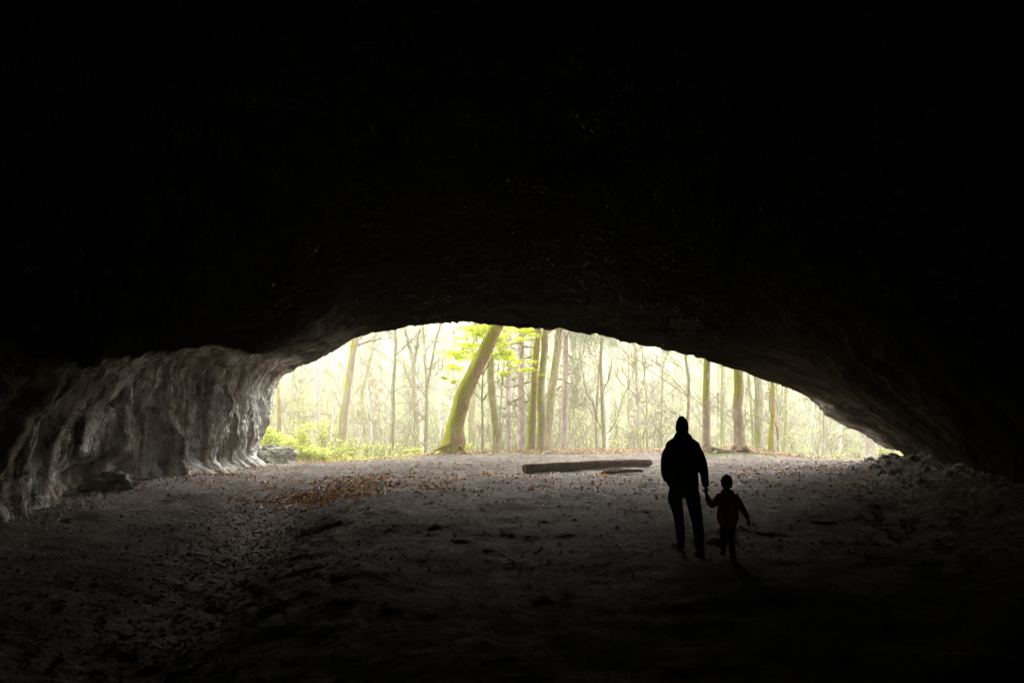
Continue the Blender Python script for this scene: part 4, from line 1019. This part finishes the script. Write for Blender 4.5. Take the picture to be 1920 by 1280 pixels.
fused('coat', [([(-.002, 0, .40), (0, 0, .50), (.002, 0, .60), (.002, 0, .70), (0, 0, .79), (0, 0, .84)], [(.10, .09), (.138, .12), (.135, .12), (.115, .10), (.10, .085), (.062, .06)], .4),
               (ch_armL, [.048, .045, .045, .040, .034], .5), (ch_armR, [.05, .046, .043, .037, .031], .5),
               ([(-.04, -.05, .835), (.04, -.05, .835)], [.034, .034], 1), ([(-.05, .01, .845), (0, .05, .845), (.05, .01, .845)], [.026]*3, 1)], M['red'], .008, kid)
fused('trousers', [([(0, 0, .40), (0, 0, .46)], [(.078, .07), (.085, .075)], .5),
                   ([(.04, 0, .42), (.04, .02, .32), (.038, .03, .23), (.036, -.01, .15), (.035, -.03, .09)], [.056, .050, .044, .042, .040], .4),
                   ([(-.035, 0, .42), (-.047, .05, .33), (-.035, .11, .24), (-.025, .15, .16), (-.02, .19, .10)], [.056, .050, .044, .040, .038], .4)], M['trousers'], .008, kid)
fused('beanie', [([(0, 0, .925), (0, 0, .96), (0, 0, 1.0), (-.002, -.002, 1.035), (-.004, -.004, 1.055)], [(.070, .082), (.074, .086), (.070, .08), (.052, .06), (.02, .025)], .7)], M['greyknit'], .007, kid)
shoe(kid, (.036, -.085, 0), (.045, .06, 0), .7, 'shoe')
shoe(kid, (-.02, .16, .01), (-.02, .30, .01), .7, 'shoe')

# ---------------------------------------------------------------- air
def haze(dens):
    x0, x1, y0, y1, z0, z1 = -435, 435, -30, 505, -13, 110
    V = [(x, y, z) for x in (x0, x1) for y in (y0, y1) for z in (z0, z1)]
    Fc = [(0, 1, 3, 2), (4, 6, 7, 5), (0, 4, 5, 1), (2, 3, 7, 6), (0, 2, 6, 4), (1, 5, 7, 3)]
    m = bpy.data.materials.new('air'); m.use_nodes = True; nt = m.node_tree; nt.nodes.remove(nt.nodes['Principled BSDF'])
    v = nt.nodes.new('ShaderNodeVolumePrincipled'); v.inputs['Density'].default_value = dens; v.inputs['Color'].default_value = (.95, .965, .82, 1)
    v.inputs['Anisotropy'].default_value = .2
    nt.links.new(v.outputs[0], nt.nodes['Material Output'].inputs['Volume'])
    o = mkobj('haze', mkmesh('haze', V, Fc, m, False)); tag(o, 'thin pale haze hanging in the wood', 'haze', kind='stuff')
HAZE = .0024
if HAZE: haze(HAZE)

# ---------------------------------------------------------------- light
w = bpy.data.worlds.new('World'); SC.world = w; w.use_nodes = True; nt = w.node_tree
bg = nt.nodes['Background']; sky = nt.nodes.new('ShaderNodeTexSky'); sky.sky_type = 'NISHITA'; sky.sun_disc = False
EL, AZ = 20, 12        # degrees above the horizon; degrees east of the view direction
sky.sun_elevation = math.radians(EL); sky.sun_rotation = math.radians(AZ); sky.dust_density = 4; sky.air_density = 1.2
hs = nt.nodes.new('ShaderNodeHueSaturation'); hs.inputs['Saturation'].default_value = .18
nt.links.new(sky.outputs[0], hs.inputs['Color']); nt.links.new(hs.outputs[0], bg.inputs['Color'])
bg.inputs['Strength'].default_value = .15
ld = bpy.data.lights.new('sun', 'SUN'); ld.energy = 2.4; ld.angle = math.radians(23); ld.color = (1, .97, .93)
lo = bpy.data.objects.new('sun', ld); COL.objects.link(lo)
sd = Vector((math.sin(math.radians(AZ))*math.cos(math.radians(EL)), math.cos(math.radians(AZ))*math.cos(math.radians(EL)), math.sin(math.radians(EL))))
lo.rotation_euler = sd.to_track_quat('Z', 'Y').to_euler(); lo.location = (10, 60, 60)

cam = bpy.data.cameras.new('camera'); co = bpy.data.objects.new('camera', cam); COL.objects.link(co)
cam.sensor_width = 36; cam.lens = F/1920*36; cam.clip_end = 2000; cam.clip_start = .05
co.location = (0, 0, CAMZ); co.rotation_euler = (math.pi/2+PITCH, 0, 0); SC.camera = co
SC.view_settings.view_transform = 'Standard'; SC.view_settings.look = 'None'
SC.view_settings.exposure = 3.75; SC.view_settings.gamma = 1
SC.render.engine = 'CYCLES'
c = SC.cycles; c.use_denoising = True; c.max_bounces = 8; c.diffuse_bounces = 5; c.volume_bounces = 1
c.sample_clamp_indirect = 8; c.caustics_reflective = False; c.caustics_refractive = False
